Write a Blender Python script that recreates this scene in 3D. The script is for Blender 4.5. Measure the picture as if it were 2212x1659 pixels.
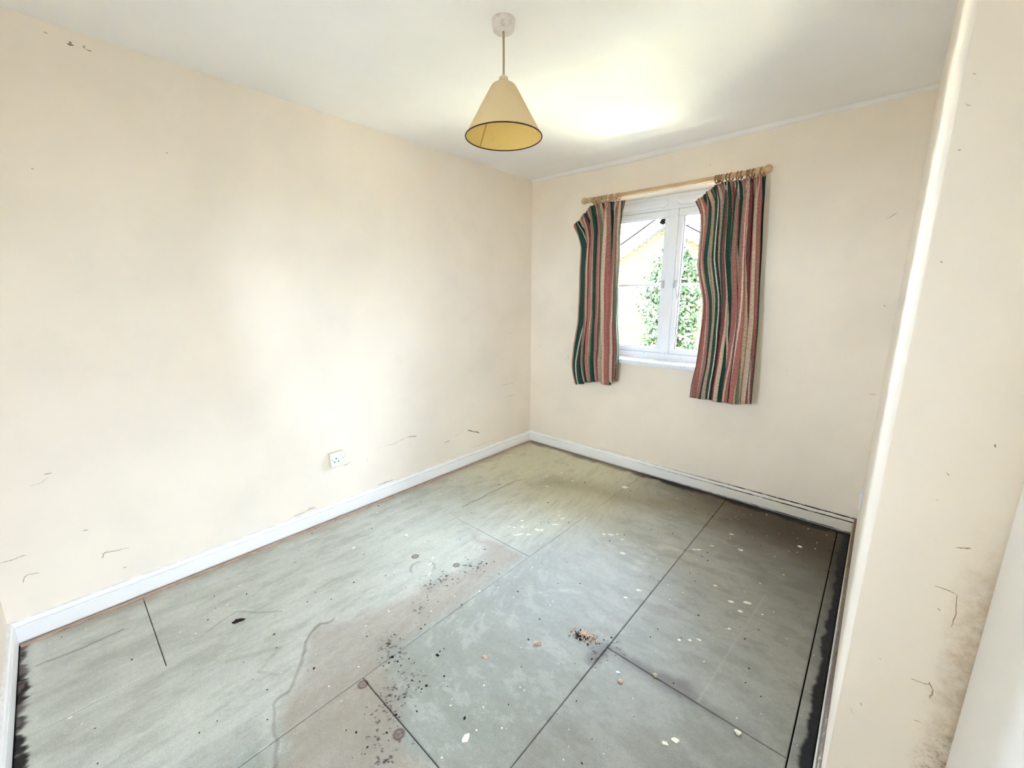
import bpy, bmesh, math, random
import numpy as np
from mathutils import Vector, Matrix

random.seed(7)
scn = bpy.context.scene
col = scn.collection
for o in list(bpy.data.objects):
    bpy.data.objects.remove(o, do_unlink=True)

# ------------------------------------------------------------------ room dimensions (metres)
XL, XR, YF, YN, ZC = -2.434, 0.039, 2.989, -0.285, 2.35   # left, right, far, near wall faces, ceiling
YP = 1.03                                                # the right wall ends here and turns away
XD = 0.206                                               # face of the open door in the entry recess
WX0, WX1, WZ0, WZ1 = -1.76, -0.70, 0.865, 2.088          # window opening in the far wall
VY0, VY1, VZ0, VZ1 = -0.13, 0.10, 0.20, 1.60             # added fill-light opening in the entry recess, behind the camera
UX0, UX1, UZ0, UZ1 = -1.50, -1.18, 1.05, 1.75              # small added fill-light opening in the wall behind the camera

# ------------------------------------------------------------------ camera
cam_d = bpy.data.cameras.new('camera')
cam = bpy.data.objects.new('camera', cam_d)
col.objects.link(cam)
cam.location = (0, 0, 1.3674)
cam.rotation_euler = (math.radians(90 - 11.902), 0, math.radians(41.770))
cam_d.sensor_width = 36.0
cam_d.sensor_fit = 'HORIZONTAL'
cam_d.lens = 892.03 / 2212 * 36
cam_d.clip_start = 0.01
scn.camera = cam

# ------------------------------------------------------------------ sky, sun, exposure
SKY = 40.0
w = bpy.data.worlds.new('sky')
scn.world = w
w.use_nodes = True
bg = w.node_tree.nodes['Background']
bg.inputs[0].default_value = (0.70, 0.82, 1.0, 1)
bg.inputs[1].default_value = SKY
sun_d = bpy.data.lights.new('sun', 'SUN')
sun = bpy.data.objects.new('sun', sun_d)
col.objects.link(sun)
sun_d.energy = 300.0
sun_d.color = (1.0, 0.95, 0.86)
sun_d.angle = math.radians(2)
sun.rotation_euler = Vector((0.74, 0.03, -0.95)).to_track_quat('-Z', 'Y').to_euler()


def portal(name, loc, sx, sy, rot):
    d = bpy.data.lights.new(name, 'AREA')
    d.shape = 'RECTANGLE'
    d.size, d.size_y = sx, sy
    d.cycles.is_portal = True
    o = bpy.data.objects.new(name, d)
    o.location, o.rotation_euler = loc, rot
    col.objects.link(o)


portal('window_portal', ((WX0 + WX1) / 2, YF + 0.22, (WZ0 + WZ1) / 2), WX1 - WX0, WZ1 - WZ0, (math.radians(-90), 0, 0))
portal('side_fill_portal', (0.27 + 0.14, (VY0 + VY1) / 2, (VZ0 + VZ1) / 2), VZ1 - VZ0, VY1 - VY0, (0, math.radians(90), 0))
portal('rear_fill_portal', ((UX0 + UX1) / 2, YN - 0.18, (UZ0 + UZ1) / 2), UX1 - UX0, UZ1 - UZ0, (math.radians(90), 0, 0))
vs = scn.view_settings
vs.view_transform = 'Standard'
vs.look = 'None'
vs.gamma = 1.0
vs.use_curve_mapping = False
vs.exposure = 0.92
scn.cycles.use_denoising = True
scn.cycles.max_bounces = 16
scn.cycles.diffuse_bounces = 10
scn.cycles.transparent_max_bounces = 16
scn.cycles.sample_clamp_indirect = 0.0


# ------------------------------------------------------------------ helpers
def lin(r, g, b):
    f = lambda c: c / 12.92 if c <= 0.04045 else ((c + 0.055) / 1.055) ** 2.4
    return (f(r / 255), f(g / 255), f(b / 255), 1)


def mesh_obj(name, V, F, mat=None, parent=None, smooth=False, bevel=0.0):
    me = bpy.data.meshes.new(name)
    me.from_pydata([tuple(v) for v in V], [], [tuple(f) for f in F])
    me.update()
    if smooth:
        me.polygons.foreach_set('use_smooth', [True] * len(me.polygons))
    if mat:
        me.materials.append(mat)
    o = bpy.data.objects.new(name, me)
    col.objects.link(o)
    if parent:
        o.parent = parent
        o.matrix_parent_inverse = Matrix.Translation(-parent.location)
    if bevel:
        m = o.modifiers.new('bevel', 'BEVEL')
        m.width, m.segments, m.limit_method = bevel, 2, 'ANGLE'
    return o


class MB:
    def __init__(self):
        self.V, self.F = [], []

    def add(self, V, F):
        b = len(self.V)
        self.V += [tuple(v) for v in V]
        self.F += [tuple(i + b for i in f) for f in F]
        return self

    def box(self, x0, x1, y0, y1, z0, z1):
        V = [(x, y, z) for x in (x0, x1) for y in (y0, y1) for z in (z0, z1)]
        F = [(0, 1, 3, 2), (4, 6, 7, 5), (0, 4, 5, 1), (2, 3, 7, 6), (0, 2, 6, 4), (1, 5, 7, 3)]
        return self.add(V, F)

    def lathe(self, prof, cx, cy, n=32, cap=False):
        V, F = [], []
        for r, z in prof:
            for i in range(n):
                a = 2 * math.pi * i / n
                V.append((cx + r * math.cos(a), cy + r * math.sin(a), z))
        for k in range(len(prof) - 1):
            for i in range(n):
                j = (i + 1) % n
                F.append((k * n + i, k * n + j, (k + 1) * n + j, (k + 1) * n + i))
        if cap:
            F.append(tuple(range(n)))
            F.append(tuple(range((len(prof) - 1) * n, len(prof) * n)))
        return self.add(V, F)

    def tube(self, pts, r, n=10):
        pts = [Vector(p) for p in pts]
        rs = r if isinstance(r, (list, tuple)) else [r] * len(pts)
        V, F = [], []
        for k, p in enumerate(pts):
            t = (pts[min(k + 1, len(pts) - 1)] - pts[max(k - 1, 0)]).normalized()
            a = t.orthogonal().normalized() if k == 0 else (a - t * a.dot(t)).normalized()
            b = t.cross(a)
            for i in range(n):
                q = 2 * math.pi * i / n
                V.append(p + (a * math.cos(q) + b * math.sin(q)) * rs[k])
        for k in range(len(pts) - 1):
            for i in range(n):
                j = (i + 1) % n
                F.append((k * n + i, k * n + j, (k + 1) * n + j, (k + 1) * n + i))
        F.append(tuple(range(n))[::-1])
        F.append(tuple(range((len(pts) - 1) * n, len(pts) * n)))
        return self.add(V, F)

    def ball(self, c, r, nu=16, nv=10):
        c = Vector(c)
        V = [c + Vector((0, 0, r))]
        for k in range(1, nv):
            t = math.pi * k / nv
            for i in range(nu):
                q = 2 * math.pi * i / nu
                V.append(c + Vector((math.sin(t) * math.cos(q), math.sin(t) * math.sin(q), math.cos(t))) * r)
        V.append(c - Vector((0, 0, r)))
        F = [(0, 1 + i, 1 + (i + 1) % nu) for i in range(nu)]
        for k in range(nv - 2):
            for i in range(nu):
                j = (i + 1) % nu
                F.append((1 + k * nu + i, 1 + (k + 1) * nu + i, 1 + (k + 1) * nu + j, 1 + k * nu + j))
        e = len(V) - 1
        F += [(e, 1 + (nv - 2) * nu + (i + 1) % nu, 1 + (nv - 2) * nu + i) for i in range(nu)]
        return self.add(V, F)

    def build(self, name, mat, parent=None, smooth=False, bevel=0.0):
        return mesh_obj(name, self.V, self.F, mat, parent, smooth, bevel)


def tag(o, label=None, cat=None, group=None, kind=None):
    for k, v in (('label', label), ('category', cat), ('group', group), ('kind', kind)):
        if v:
            o[k] = v
    return o


def empty(name, loc):
    o = bpy.data.objects.new(name, None)
    o.location = loc
    o.empty_display_size = 0.05
    col.objects.link(o)
    return o


# ------------------------------------------------------------------ materials
def new_mat(name, base, rough=0.5, spec=0.5):
    m = bpy.data.materials.new(name)
    m.use_nodes = True
    b = m.node_tree.nodes['Principled BSDF']
    b.inputs['Base Color'].default_value = base if len(base) == 4 else (*base, 1)
    b.inputs['Roughness'].default_value = rough
    b.inputs['Specular IOR Level'].default_value = spec
    return m, m.node_tree, b


def N(nt, kind, **kw):
    n = nt.nodes.new(kind)
    for k, v in kw.items():
        if k.startswith('i_'):
            n.inputs[k[2:].replace('_', ' ')].default_value = v
        elif k.startswith('n_'):
            n.inputs[int(k[2:])].default_value = v
        else:
            setattr(n, k, v)
    return n


def mixc(nt, fac, a, b, mode='MIX'):
    n = nt.nodes.new('ShaderNodeMix')
    n.data_type = 'RGBA'
    n.blend_type = mode
    for s, v in ((n.inputs[0], fac), (n.inputs[6], a), (n.inputs[7], b)):
        if isinstance(v, bpy.types.NodeSocket):
            nt.links.new(v, s)
        else:
            s.default_value = v
    return n.outputs[2]


def mth(nt, op, a, b=0.0, clamp=False):
    n = nt.nodes.new('ShaderNodeMath')
    n.operation = op
    n.use_clamp = clamp
    for s, v in ((n.inputs[0], a), (n.inputs[1], b)):
        if isinstance(v, bpy.types.NodeSocket):
            nt.links.new(v, s)
        else:
            s.default_value = v
    return n.outputs[0]


def ramp(nt, v, a, b, lo=0.0, hi=1.0):
    n = nt.nodes.new('ShaderNodeMapRange')
    n.interpolation_type = 'SMOOTHSTEP'
    nt.links.new(v, n.inputs[0])
    for i, x in ((1, a), (2, b), (3, lo), (4, hi)):
        n.inputs[i].default_value = x
    return n.outputs[0]


def noise(nt, vec, scale, detail=3.0, rough=0.55):
    n = N(nt, 'ShaderNodeTexNoise')
    n.inputs['Scale'].default_value = scale
    n.inputs['Detail'].default_value = detail
    n.inputs['Roughness'].default_value = rough
    if vec is not None:
        nt.links.new(vec, n.inputs['Vector'])
    return n.outputs['Fac']


def coords(nt):
    g = N(nt, 'ShaderNodeNewGeometry')
    s = N(nt, 'ShaderNodeSeparateXYZ')
    nt.links.new(g.outputs['Position'], s.inputs[0])
    return g.outputs['Position'], s.outputs[0], s.outputs[1], s.outputs[2]


def bump(nt, b, h, strength, dist=0.002):
    n = N(nt, 'ShaderNodeBump')
    n.inputs['Strength'].default_value = strength
    n.inputs['Distance'].default_value = dist
    nt.links.new(h, n.inputs['Height'])
    nt.links.new(n.outputs[0], b.inputs['Normal'])


CREAM = (0.905, 0.825, 0.725, 1)


def paint(name, base, grime=0.03, rough=0.65):
    m, nt, b = new_mat(name, base, rough, 0.3)
    pos, x, y, z = coords(nt)
    f = noise(nt, pos, 2.2, 4)
    dark = tuple(c * (1 - grime * 2.2) for c in base[:3]) + (1,)
    nt.links.new(mixc(nt, ramp(nt, f, 0.35, 0.75), base, dark), b.inputs['Base Color'])
    bump(nt, b, noise(nt, pos, 180, 2), 0.12, 0.001)
    return m


m_cream = paint('cream_wall_paint', CREAM)
m_ceil = paint('white_ceiling_paint', (0.905, 0.90, 0.90, 1), 0.015)

# the end of the right wall: cream paint with a brown damp band beside the door
m_pier, nt, b = new_mat('cream_wall_paint_damp', CREAM, 0.65, 0.3)
pos, x, y, z = coords(nt)
n1 = noise(nt, pos, 26, 6, 0.7)
xx = mth(nt, 'ADD', x, mth(nt, 'MULTIPLY', mth(nt, 'SUBTRACT', n1, 0.5), 0.05))
mask = mth(nt, 'MULTIPLY', ramp(nt, xx, 0.150, 0.205), ramp(nt, z, 1.02, 0.80))
mask = mth(nt, 'MULTIPLY', mask, ramp(nt, noise(nt, pos, 40, 6, 0.7), 0.30, 0.70, 0.35, 1.0))
onface = ramp(nt, y, YP + 0.002, YP + 0.0005)
mask = mth(nt, 'MULTIPLY', mask, onface)
c1 = mixc(nt, mth(nt, 'MULTIPLY', mask, 0.62), CREAM, lin(158, 128, 84))
blk = mth(nt, 'MULTIPLY', mth(nt, 'MULTIPLY', mask, ramp(nt, z, 0.62, 0.45)), ramp(nt, noise(nt, pos, 130, 5, 0.7), 0.5, 0.62))
nt.links.new(mixc(nt, mth(nt, 'MULTIPLY', blk, 0.8), c1, lin(70, 58, 44)), b.inputs['Base Color'])

m_gloss, nt, b = new_mat('white_gloss_paint', (0.93, 0.935, 0.945, 1), 0.35, 0.5)
pos, x, y, z = coords(nt)
nt.links.new(mixc(nt, ramp(nt, noise(nt, pos, 30, 5), 0.6, 0.85, 0, 0.15), (0.93, 0.935, 0.945, 1), (0.6, 0.58, 0.53, 1)), b.inputs['Base Color'])

# skirting: white gloss with black mould lines growing towards the damp right-hand end
m_skirt, nt, b = new_mat('white_skirting_paint', (0.90, 0.905, 0.91, 1), 0.4, 0.5)
pos, x, y, z = coords(nt)
st = N(nt, 'ShaderNodeVectorMath', operation='MULTIPLY')
st.inputs[1].default_value = (9, 9, 60)
nt.links.new(pos, st.inputs[0])
wear = noise(nt, st.outputs[0], 1.6, 6, 0.7)
damp = mth(nt, 'MULTIPLY', ramp(nt, x, -1.5, -0.1), ramp(nt, y, 0.8, 2.6))
seam = mth(nt, 'MAXIMUM', ramp(nt, mth(nt, 'ABSOLUTE', mth(nt, 'SUBTRACT', z, 0.0715)), 0.0045, 0.001),
           mth(nt, 'MAXIMUM', ramp(nt, z, 0.089, 0.094), ramp(nt, z, 0.012, 0.004)))
sm = mth(nt, 'MULTIPLY', seam, ramp(nt, wear, 0.3, 0.6))
faint = mth(nt, 'MULTIPLY', sm, 0.25)
strong = mth(nt, 'MULTIPLY', mth(nt, 'MULTIPLY', sm, damp), 1.5, True)
body = mth(nt, 'MULTIPLY', damp, ramp(nt, wear, 0.3, 0.85, 0.35, 0.8))
c = mixc(nt, body, (0.90, 0.905, 0.91, 1), lin(206, 188, 152))
c = mixc(nt, faint, c, lin(120, 105, 85))
c = mixc(nt, strong, c, lin(34, 28, 20))
nt.links.new(c, b.inputs['Base Color'])

m_skirt_dirty, nt, b = new_mat('stained_skirting_paint', (0.7, 0.62, 0.5, 1), 0.5, 0.4)
pos, x, y, z = coords(nt)
st = N(nt, 'ShaderNodeVectorMath', operation='MULTIPLY')
st.inputs[1].default_value = (40, 10, 60)
nt.links.new(pos, st.inputs[0])
wear = noise(nt, st.outputs[0], 2.0, 6, 0.75)
c = mixc(nt, ramp(nt, y, 1.9, 2.8), (0.80, 0.79, 0.77, 1), lin(206, 178, 140))
c = mixc(nt, ramp(nt, wear, 0.5, 0.72), c, lin(112, 90, 66))
top = mth(nt, 'MULTIPLY', ramp(nt, z, 0.08, 0.09), ramp(nt, wear, 0.2, 0.45))
c = mixc(nt, mth(nt, 'MULTIPLY', top, 0.85), c, lin(84, 62, 42))
nt.links.new(c, b.inputs['Base Color'])

m_upvc, nt, b = new_mat('white_window_frame_paint', (0.79, 0.835, 0.90, 1), 0.3, 0.5)
pos, x, y, z = coords(nt)
spots = mth(nt, 'MULTIPLY', ramp(nt, noise(nt, pos, 45, 5, 0.7), 0.60, 0.68), ramp(nt, z, 0.99, 0.93))
nt.links.new(mixc(nt, mth(nt, 'MULTIPLY', spots, 0.6), (0.79, 0.835, 0.90, 1), lin(120, 115, 105)), b.inputs['Base Color'])
m_dark, _, _ = new_mat('dark_gap', (0.02, 0.018, 0.016, 1), 0.9, 0.1)
m_rubber, _, _ = new_mat('grey_gasket', (0.35, 0.37, 0.4, 1), 0.6, 0.3)
m_plastic, _, _ = new_mat('white_plastic', (0.82, 0.83, 0.86, 1), 0.3, 0.5)
m_plastic_old, nt, b = new_mat('aged_white_plastic', (0.72, 0.68, 0.64, 1), 0.45, 0.4)
pos, x, y, z = coords(nt)
nt.links.new(mixc(nt, ramp(nt, noise(nt, pos, 40, 5, 0.7), 0.45, 0.75, 0, 0.55), (0.74, 0.70, 0.67, 1), lin(168, 146, 126)), b.inputs['Base Color'])
m_beige_plastic, _, _ = new_mat('yellowed_plastic', lin(214, 200, 170), 0.4, 0.4)
m_hole, _, _ = new_mat('socket_hole', (0.02, 0.02, 0.03, 1), 0.8, 0.1)
m_chrome, _, _ = new_mat('screw_metal', (0.4, 0.4, 0.42, 1), 0.35, 0.5)
m_handle, _, _ = new_mat('grey_white_handle', (0.62, 0.64, 0.66, 1), 0.35, 0.5)
m_scuff, _, _ = new_mat('scuffed_plaster', lin(178, 165, 148), 0.9, 0.1)
m_scuff_dark, _, _ = new_mat('dark_scuff', lin(132, 114, 96), 0.9, 0.1)
m_scuff_soft, _, _ = new_mat('pale_scuff', lin(214, 202, 188), 0.9, 0.1)

# glass: mostly clear, a little mirror
m_glass = bpy.data.materials.new('window_glass')
m_glass.use_nodes = True
nt = m_glass.node_tree
nt.nodes.clear()
out = N(nt, 'ShaderNodeOutputMaterial')
tr = N(nt, 'ShaderNodeBsdfTransparent')
tr.inputs[0].default_value = (0.97, 0.985, 0.98, 1)
gl = N(nt, 'ShaderNodeBsdfGlossy')
gl.inputs['Roughness'].default_value = 0.02
fr = N(nt, 'ShaderNodeFresnel')
fr.inputs[0].default_value = 1.35
mx = N(nt, 'ShaderNodeMixShader')
nt.links.new(fr.outputs[0], mx.inputs[0])
nt.links.new(tr.outputs[0], mx.inputs[1])
nt.links.new(gl.outputs[0], mx.inputs[2])
nt.links.new(mx.outputs[0], out.inputs[0])


def wood(name, a, bcol, stretch=(1, 12, 12), rough=0.45):
    m, nt, b = new_mat(name, a, rough, 0.4)
    tc = N(nt, 'ShaderNodeTexCoord')
    st = N(nt, 'ShaderNodeVectorMath', operation='MULTIPLY')
    st.inputs[1].default_value = stretch
    nt.links.new(tc.outputs['Object'], st.inputs[0])
    nt.links.new(mixc(nt, ramp(nt, noise(nt, st.outputs[0], 9, 5, 0.6), 0.3, 0.75), a, bcol), b.inputs['Base Color'])
    return m


m_pole = wood('pale_pine', lin(214, 188, 152), lin(190, 158, 120))
m_ring = wood('brown_wood_ring', lin(172, 124, 80), lin(118, 76, 46))
m_ring_pale = wood('pale_wood_ring', lin(206, 178, 136), lin(170, 134, 92))
m_strip = wood('raw_pink_wood', lin(196, 172, 152), lin(140, 112, 92), (30, 2, 30), 0.8)

# ------------------------------------------------------------------ room shell
TH = 0.28


def struct(o):
    o['kind'] = 'structure'
    return o


wall_left = struct(MB().box(XL - TH, XL, YN - TH, YF + TH, -0.3, ZC + 0.15).build('wall_left', m_cream))
mb = MB()
mb.box(XL, WX0, YF, YF + 0.225, -0.3, ZC + 0.15)
mb.box(WX1, 0.42, YF, YF + 0.225, -0.3, ZC + 0.15)
mb.box(WX0, WX1, YF, YF + 0.225, -0.3, WZ0)
mb.box(WX0, WX1, YF, YF + 0.225, WZ1, ZC + 0.15)
wall_far = struct(mb.build('wall_far', m_cream))
wall_right = struct(MB().box(XR, 0.42, YP, YF, -0.3, ZC + 0.15).build('wall_right', m_pier, bevel=0.003))
mb = MB()
mb.box(0.27, 0.42, YN - 0.2, VY0, -0.3, ZC + 0.15)
mb.box(0.27, 0.42, VY1, YP, -0.3, ZC + 0.15)
mb.box(0.27, 0.42, VY0, VY1, -0.3, VZ0)
mb.box(0.27, 0.42, VY0, VY1, VZ1, ZC + 0.15)
wall_entry = struct(mb.build('wall_entry', m_cream))
mb = MB()
mb.box(XL, UX0, YN - 0.2, YN, -0.3, ZC + 0.15)
mb.box(UX1, 0.27, YN - 0.2, YN, -0.3, ZC + 0.15)
mb.box(UX0, UX1, YN - 0.2, YN, -0.3, UZ0)
mb.box(UX0, UX1, YN - 0.2, YN, UZ1, ZC + 0.15)
wall_near = struct(mb.build('wall_near', m_cream))
ceiling = struct(MB().box(XL - 0.01, 0.41, YN - 0.01, YF + 0.01, ZC, ZC + 0.12).build('ceiling', m_ceil))
floor = struct(MB().box(XL - 0.01, 0.41, YN - 0.01, YF + 0.01, -0.2, -0.016).build('floor', m_dark))

# white plaster band where the ceiling paint comes down onto the window wall, a little wavy
V, F = [], []
n = 60
for i in range(n + 1):
    t = i / n
    x = XL + (XR - XL) * t
    d = 0.018 + 0.014 * math.sin(math.pi * min(1, t * 1.15)) + 0.002 * math.sin(t * 37)
    V += [(x, YF, ZC - d), (x, YF - 0.004, ZC - d), (x, YF - 0.007, ZC - d * 0.5), (x, YF - 0.02, ZC - 0.0005)]
for i in range(n):
    for k in range(3):
        a = i * 4 + k
        F.append((a, a + 4, a + 5, a + 1))
struct(mesh_obj('trim_1', V, F, m_ceil, smooth=True))


# ------------------------------------------------------------------ skirting boards
PROF = [(0, 0.003), (0.016, 0.003), (0.016, 0.0675), (0.0125, 0.0705), (0.0125, 0.0735), (0.0145, 0.0765),
        (0.0125, 0.086), (0.008, 0.093), (0.003, 0.0955), (0, 0.096)]


def skirting(name, a, b, nrm, mat, ends=(0, 0), seg=24):
    """a, b on the wall face; nrm points into the room; ends mitre the run."""
    a, b, nrm = Vector(a), Vector(b), Vector(nrm)
    d = (b - a).normalized()
    V, F = [], []
    k = len(PROF)
    for i in range(seg + 1):
        t = i / seg
        for (o, z) in PROF:
            p = a.lerp(b, t) + nrm * o
            if i == 0:
                p = p + d * o * ends[0]
            if i == seg:
                p = p - d * o * ends[1]
            V.append((p.x, p.y, z))
    for i in range(seg):
        for j in range(k - 1):
            q = i * k + j
            F.append((q, q + 1, q + k + 1, q + k))
    F.append(tuple(range(k))[::-1])
    F.append(tuple(range(seg * k, seg * k + k)))
    return struct(mesh_obj(name, V, F, mat))


skirting('baseboard_left', (XL, YN, 0), (XL, YF, 0), (1, 0, 0), m_skirt, (1, 1))
skirting('baseboard_far', (XL, YF, 0), (XR, YF, 0), (0, -1, 0), m_skirt, (1, 1))
skirting('baseboard_right', (XR, YF, 0), (XR, YP, 0), (-1, 0, 0), m_skirt_dirty, (1, -1))
skirting('baseboard_entry', (XR, YP, 0), (XD, YP, 0), (0, -1, 0), m_skirt_dirty, (-1, 0))
skirting('baseboard_near', (XL, YN, 0), (0.27, YN, 0), (0, 1, 0), m_skirt, (1, 0))

# ------------------------------------------------------------------ floor boards with stains, painted shade and sheen
_lat = {}


def vnoise(X, Y, scale, seed):
    if seed not in _lat:
        _lat[seed] = np.random.RandomState(seed).rand(97, 97)
    L = _lat[seed]
    x, y = X * scale + 500.3, Y * scale + 500.7
    xi, yi = np.floor(x).astype(int), np.floor(y).astype(int)
    fx, fy = x - xi, y - yi
    fx, fy = fx * fx * (3 - 2 * fx), fy * fy * (3 - 2 * fy)
    g = lambda i, j: L[i % 97, j % 97]
    return (g(xi, yi) * (1 - fx) + g(xi + 1, yi) * fx) * (1 - fy) + (g(xi, yi + 1) * (1 - fx) + g(xi + 1, yi + 1) * fx) * fy


def fbm(X, Y, scale, seed, octv=4, rough=0.55):
    s, a, t = 0, 1.0, 0
    for k in range(octv):
        s = s + a * vnoise(X, Y, scale * 2 ** k, seed + k)
        t += a
        a *= rough
    return s / t


def sst(v, a, b):
    t = np.clip((v - a) / (b - a), 0, 1)
    return t * t * (3 - 2 * t)


def seg_dist(X, Y, pts):
    d = np.full(X.shape, 9.0)
    for (x0, y0), (x1, y1) in zip(pts[:-1], pts[1:]):
        dx, dy = x1 - x0, y1 - y0
        t = np.clip(((X - x0) * dx + (Y - y0) * dy) / (dx * dx + dy * dy + 1e-12), 0, 1)
        d = np.minimum(d, np.hypot(X - x0 - t * dx, Y - y0 - t * dy))
    return d


def poly_sd(X, Y, pts):
    ins = np.zeros(X.shape, bool)
    n = len(pts)
    for i in range(n):
        (x0, y0), (x1, y1) = pts[i], pts[(i + 1) % n]
        c = ((y0 > Y) != (y1 > Y)) & (X < (x1 - x0) * (Y - y0) / (y1 - y0 + 1e-12) + x0)
        ins ^= c
    d = seg_dist(X, Y, list(pts) + [pts[0]])
    return np.where(ins, -d, d)


TIDE = [(-1.60, 0.631), (-1.631, 0.585), (-1.605, 0.526), (-1.488, 0.452), (-1.439, 0.416), (-1.40, 0.377),
        (-1.375, 0.33), (-1.304, 0.289), (-1.238, 0.272), (-1.161, 0.256), (-1.08, 0.21)]
STAIN = [(-1.60, 0.631), (-1.535, 0.724), (-1.513, 0.897), (-1.505, 1.077), (-1.44, 1.20), (-1.41, 1.28), (-1.43, 1.35),
         (-1.53, 1.418), (-1.78, 1.509), (-1.27, 1.534), (-1.24, 0.70), (-1.0, 0.57), (-0.80, 0.57), (-0.8, 0.2),
         (-1.08, 0.21), (-1.161, 0.256), (-1.304, 0.289), (-1.40, 0.377), (-1.488, 0.452), (-1.605, 0.526), (-1.631, 0.585)]
MOULD = [(-1.425, 1.268, .06), (-1.403, 1.313, .045), (-1.453, 1.123, .07), (-1.464, 1.046, .05), (-1.384, 0.933, .05),
         (-1.251, 0.705, .05), (-1.303, 0.717, .06), (-1.146, 0.677, .07), (-1.108, 0.614, .07), (-1.101, 0.667, .08),
         (-1.05, 0.56, .06), (-0.948, 0.50, .06), (-1.02, 0.48, .05), (-0.66, 1.25, .05), (-0.62, 1.31, .05)]
DISCS = [(-1.223, 0.562, .021), (-0.976, 0.55, .022), (-1.711, 1.133, .022), (-1.489, 1.232, .020)]


def floor_colour(X, Y):
    def L(r, g, b):
        return np.array(lin(r, g, b)[:3])

    c = np.empty(X.shape + (3,))
    c[:] = L(183, 186, 178)
    n1, n2 = fbm(X, Y, 2.2, 11), fbm(X, Y, 9, 21)
    stx, sty = fbm(X * 0.12, Y, 34, 31, 4, .6), fbm(X, Y * 0.10, 30, 41, 4, .6)

    def mix(m, colr):
        nonlocal c
        m = np.clip(m, 0, 1)[..., None]
        c = c * (1 - m) + np.asarray(colr) * m

    c *= (0.86 + 0.20 * n1 + 0.10 * n2)[..., None]
    wl = sst(X, -1.0, -1.7)
    c *= (1 + (sty - .5) * 0.34 * wl + (stx - .5) * 0.28 * (1 - wl))[..., None]
    # greener far left, lightened against dim light; mid darkened against window gloss; greyer right
    mix(0.85 * sst(Y, 1.5, 2.4) * sst(X, -0.8, -1.5), L(212, 206, 176))
    mix(0.75 * sst(X, -1.5, -1.15) * sst(Y, 2.1, 1.2), L(136, 139, 130))
    sm = fbm(X * (1 - .45 * (1 - wl)), Y * (1 - .5 * wl), 20, 131, 5, .7)
    mix(0.24 * sst(sm, .50, .72), L(132, 127, 114))
    mix(0.22 * sst(sm, .46, .34), L(206, 206, 200))
    mix(0.55 * sst(X, -0.95, -0.45), L(146, 143, 136))
    mix(0.35 * np.exp(-((X + 0.95) ** 2 / .16 + (Y - 1.55) ** 2 / .35)), L(164, 169, 174))  # bluish window sheen painted into the board colour
    # damp brown region with a ragged edge
    sd = poly_sd(X + (n2 - .5) * .07, Y + (vnoise(X, Y, 11, 77) - .5) * .07, STAIN)
    mix(0.60 * sst(sd, 0.02, -0.06) * (0.35 + 0.9 * n1), L(158, 143, 131))
    d = seg_dist(X + (vnoise(X, Y, 22, 5) - .5) * .03, Y + (vnoise(X, Y, 22, 6) - .5) * .03, TIDE)
    mix(0.62 * sst(d, 0.0085, 0.002), L(106, 97, 84))
    mix(0.2 * sst(d, 0.05, 0.012) * (sd > 0), L(200, 200, 192))
    # pale triangle beside the stain
    sp = poly_sd(X, Y, [(-2.02, 1.0), (-1.84, 1.50), (-1.47, 1.30), (-1.50, 1.02), (-1.72, 1.05), (-1.86, 0.84)])
    mix(0.35 * sst(sp, 0.02, -0.02), L(190, 194, 182))
    # brown damp plus painted shade in the far right corner and along the window wall
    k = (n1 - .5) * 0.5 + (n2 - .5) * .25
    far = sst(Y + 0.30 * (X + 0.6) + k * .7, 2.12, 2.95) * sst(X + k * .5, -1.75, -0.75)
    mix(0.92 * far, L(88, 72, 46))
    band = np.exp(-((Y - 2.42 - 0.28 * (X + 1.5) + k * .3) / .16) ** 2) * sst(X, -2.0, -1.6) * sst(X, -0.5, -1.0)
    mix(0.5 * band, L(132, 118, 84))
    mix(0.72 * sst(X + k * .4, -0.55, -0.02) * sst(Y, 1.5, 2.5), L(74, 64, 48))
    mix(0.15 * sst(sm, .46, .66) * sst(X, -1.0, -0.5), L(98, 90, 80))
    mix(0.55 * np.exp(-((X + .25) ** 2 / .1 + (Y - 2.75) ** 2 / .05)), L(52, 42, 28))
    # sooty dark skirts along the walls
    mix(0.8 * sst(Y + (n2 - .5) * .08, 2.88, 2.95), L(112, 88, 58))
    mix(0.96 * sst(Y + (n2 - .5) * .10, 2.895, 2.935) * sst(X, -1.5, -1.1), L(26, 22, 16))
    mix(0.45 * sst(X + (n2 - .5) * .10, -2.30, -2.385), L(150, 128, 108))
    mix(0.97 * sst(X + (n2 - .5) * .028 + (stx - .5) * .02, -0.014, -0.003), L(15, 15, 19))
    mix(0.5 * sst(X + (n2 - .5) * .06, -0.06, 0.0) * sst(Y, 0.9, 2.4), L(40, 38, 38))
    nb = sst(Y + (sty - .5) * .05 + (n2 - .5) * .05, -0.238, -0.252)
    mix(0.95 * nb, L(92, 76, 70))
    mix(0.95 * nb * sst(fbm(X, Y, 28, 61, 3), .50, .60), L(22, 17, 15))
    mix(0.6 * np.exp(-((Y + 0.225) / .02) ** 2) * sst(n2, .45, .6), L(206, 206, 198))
    # black mould speckle
    sp = fbm(X, Y, 105, 51, 3, .7)
    g = np.zeros(X.shape)
    for (mx_, my_, r) in MOULD:
        g = np.maximum(g, np.exp(-((X - mx_) ** 2 + (Y - my_) ** 2) / (r * r)))
    mix(0.22 * g, L(120, 112, 104))
    mix(0.85 * sst(sp + 0.24 * g, 0.83, 0.90) * (g > .1), L(36, 32, 32))
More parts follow.
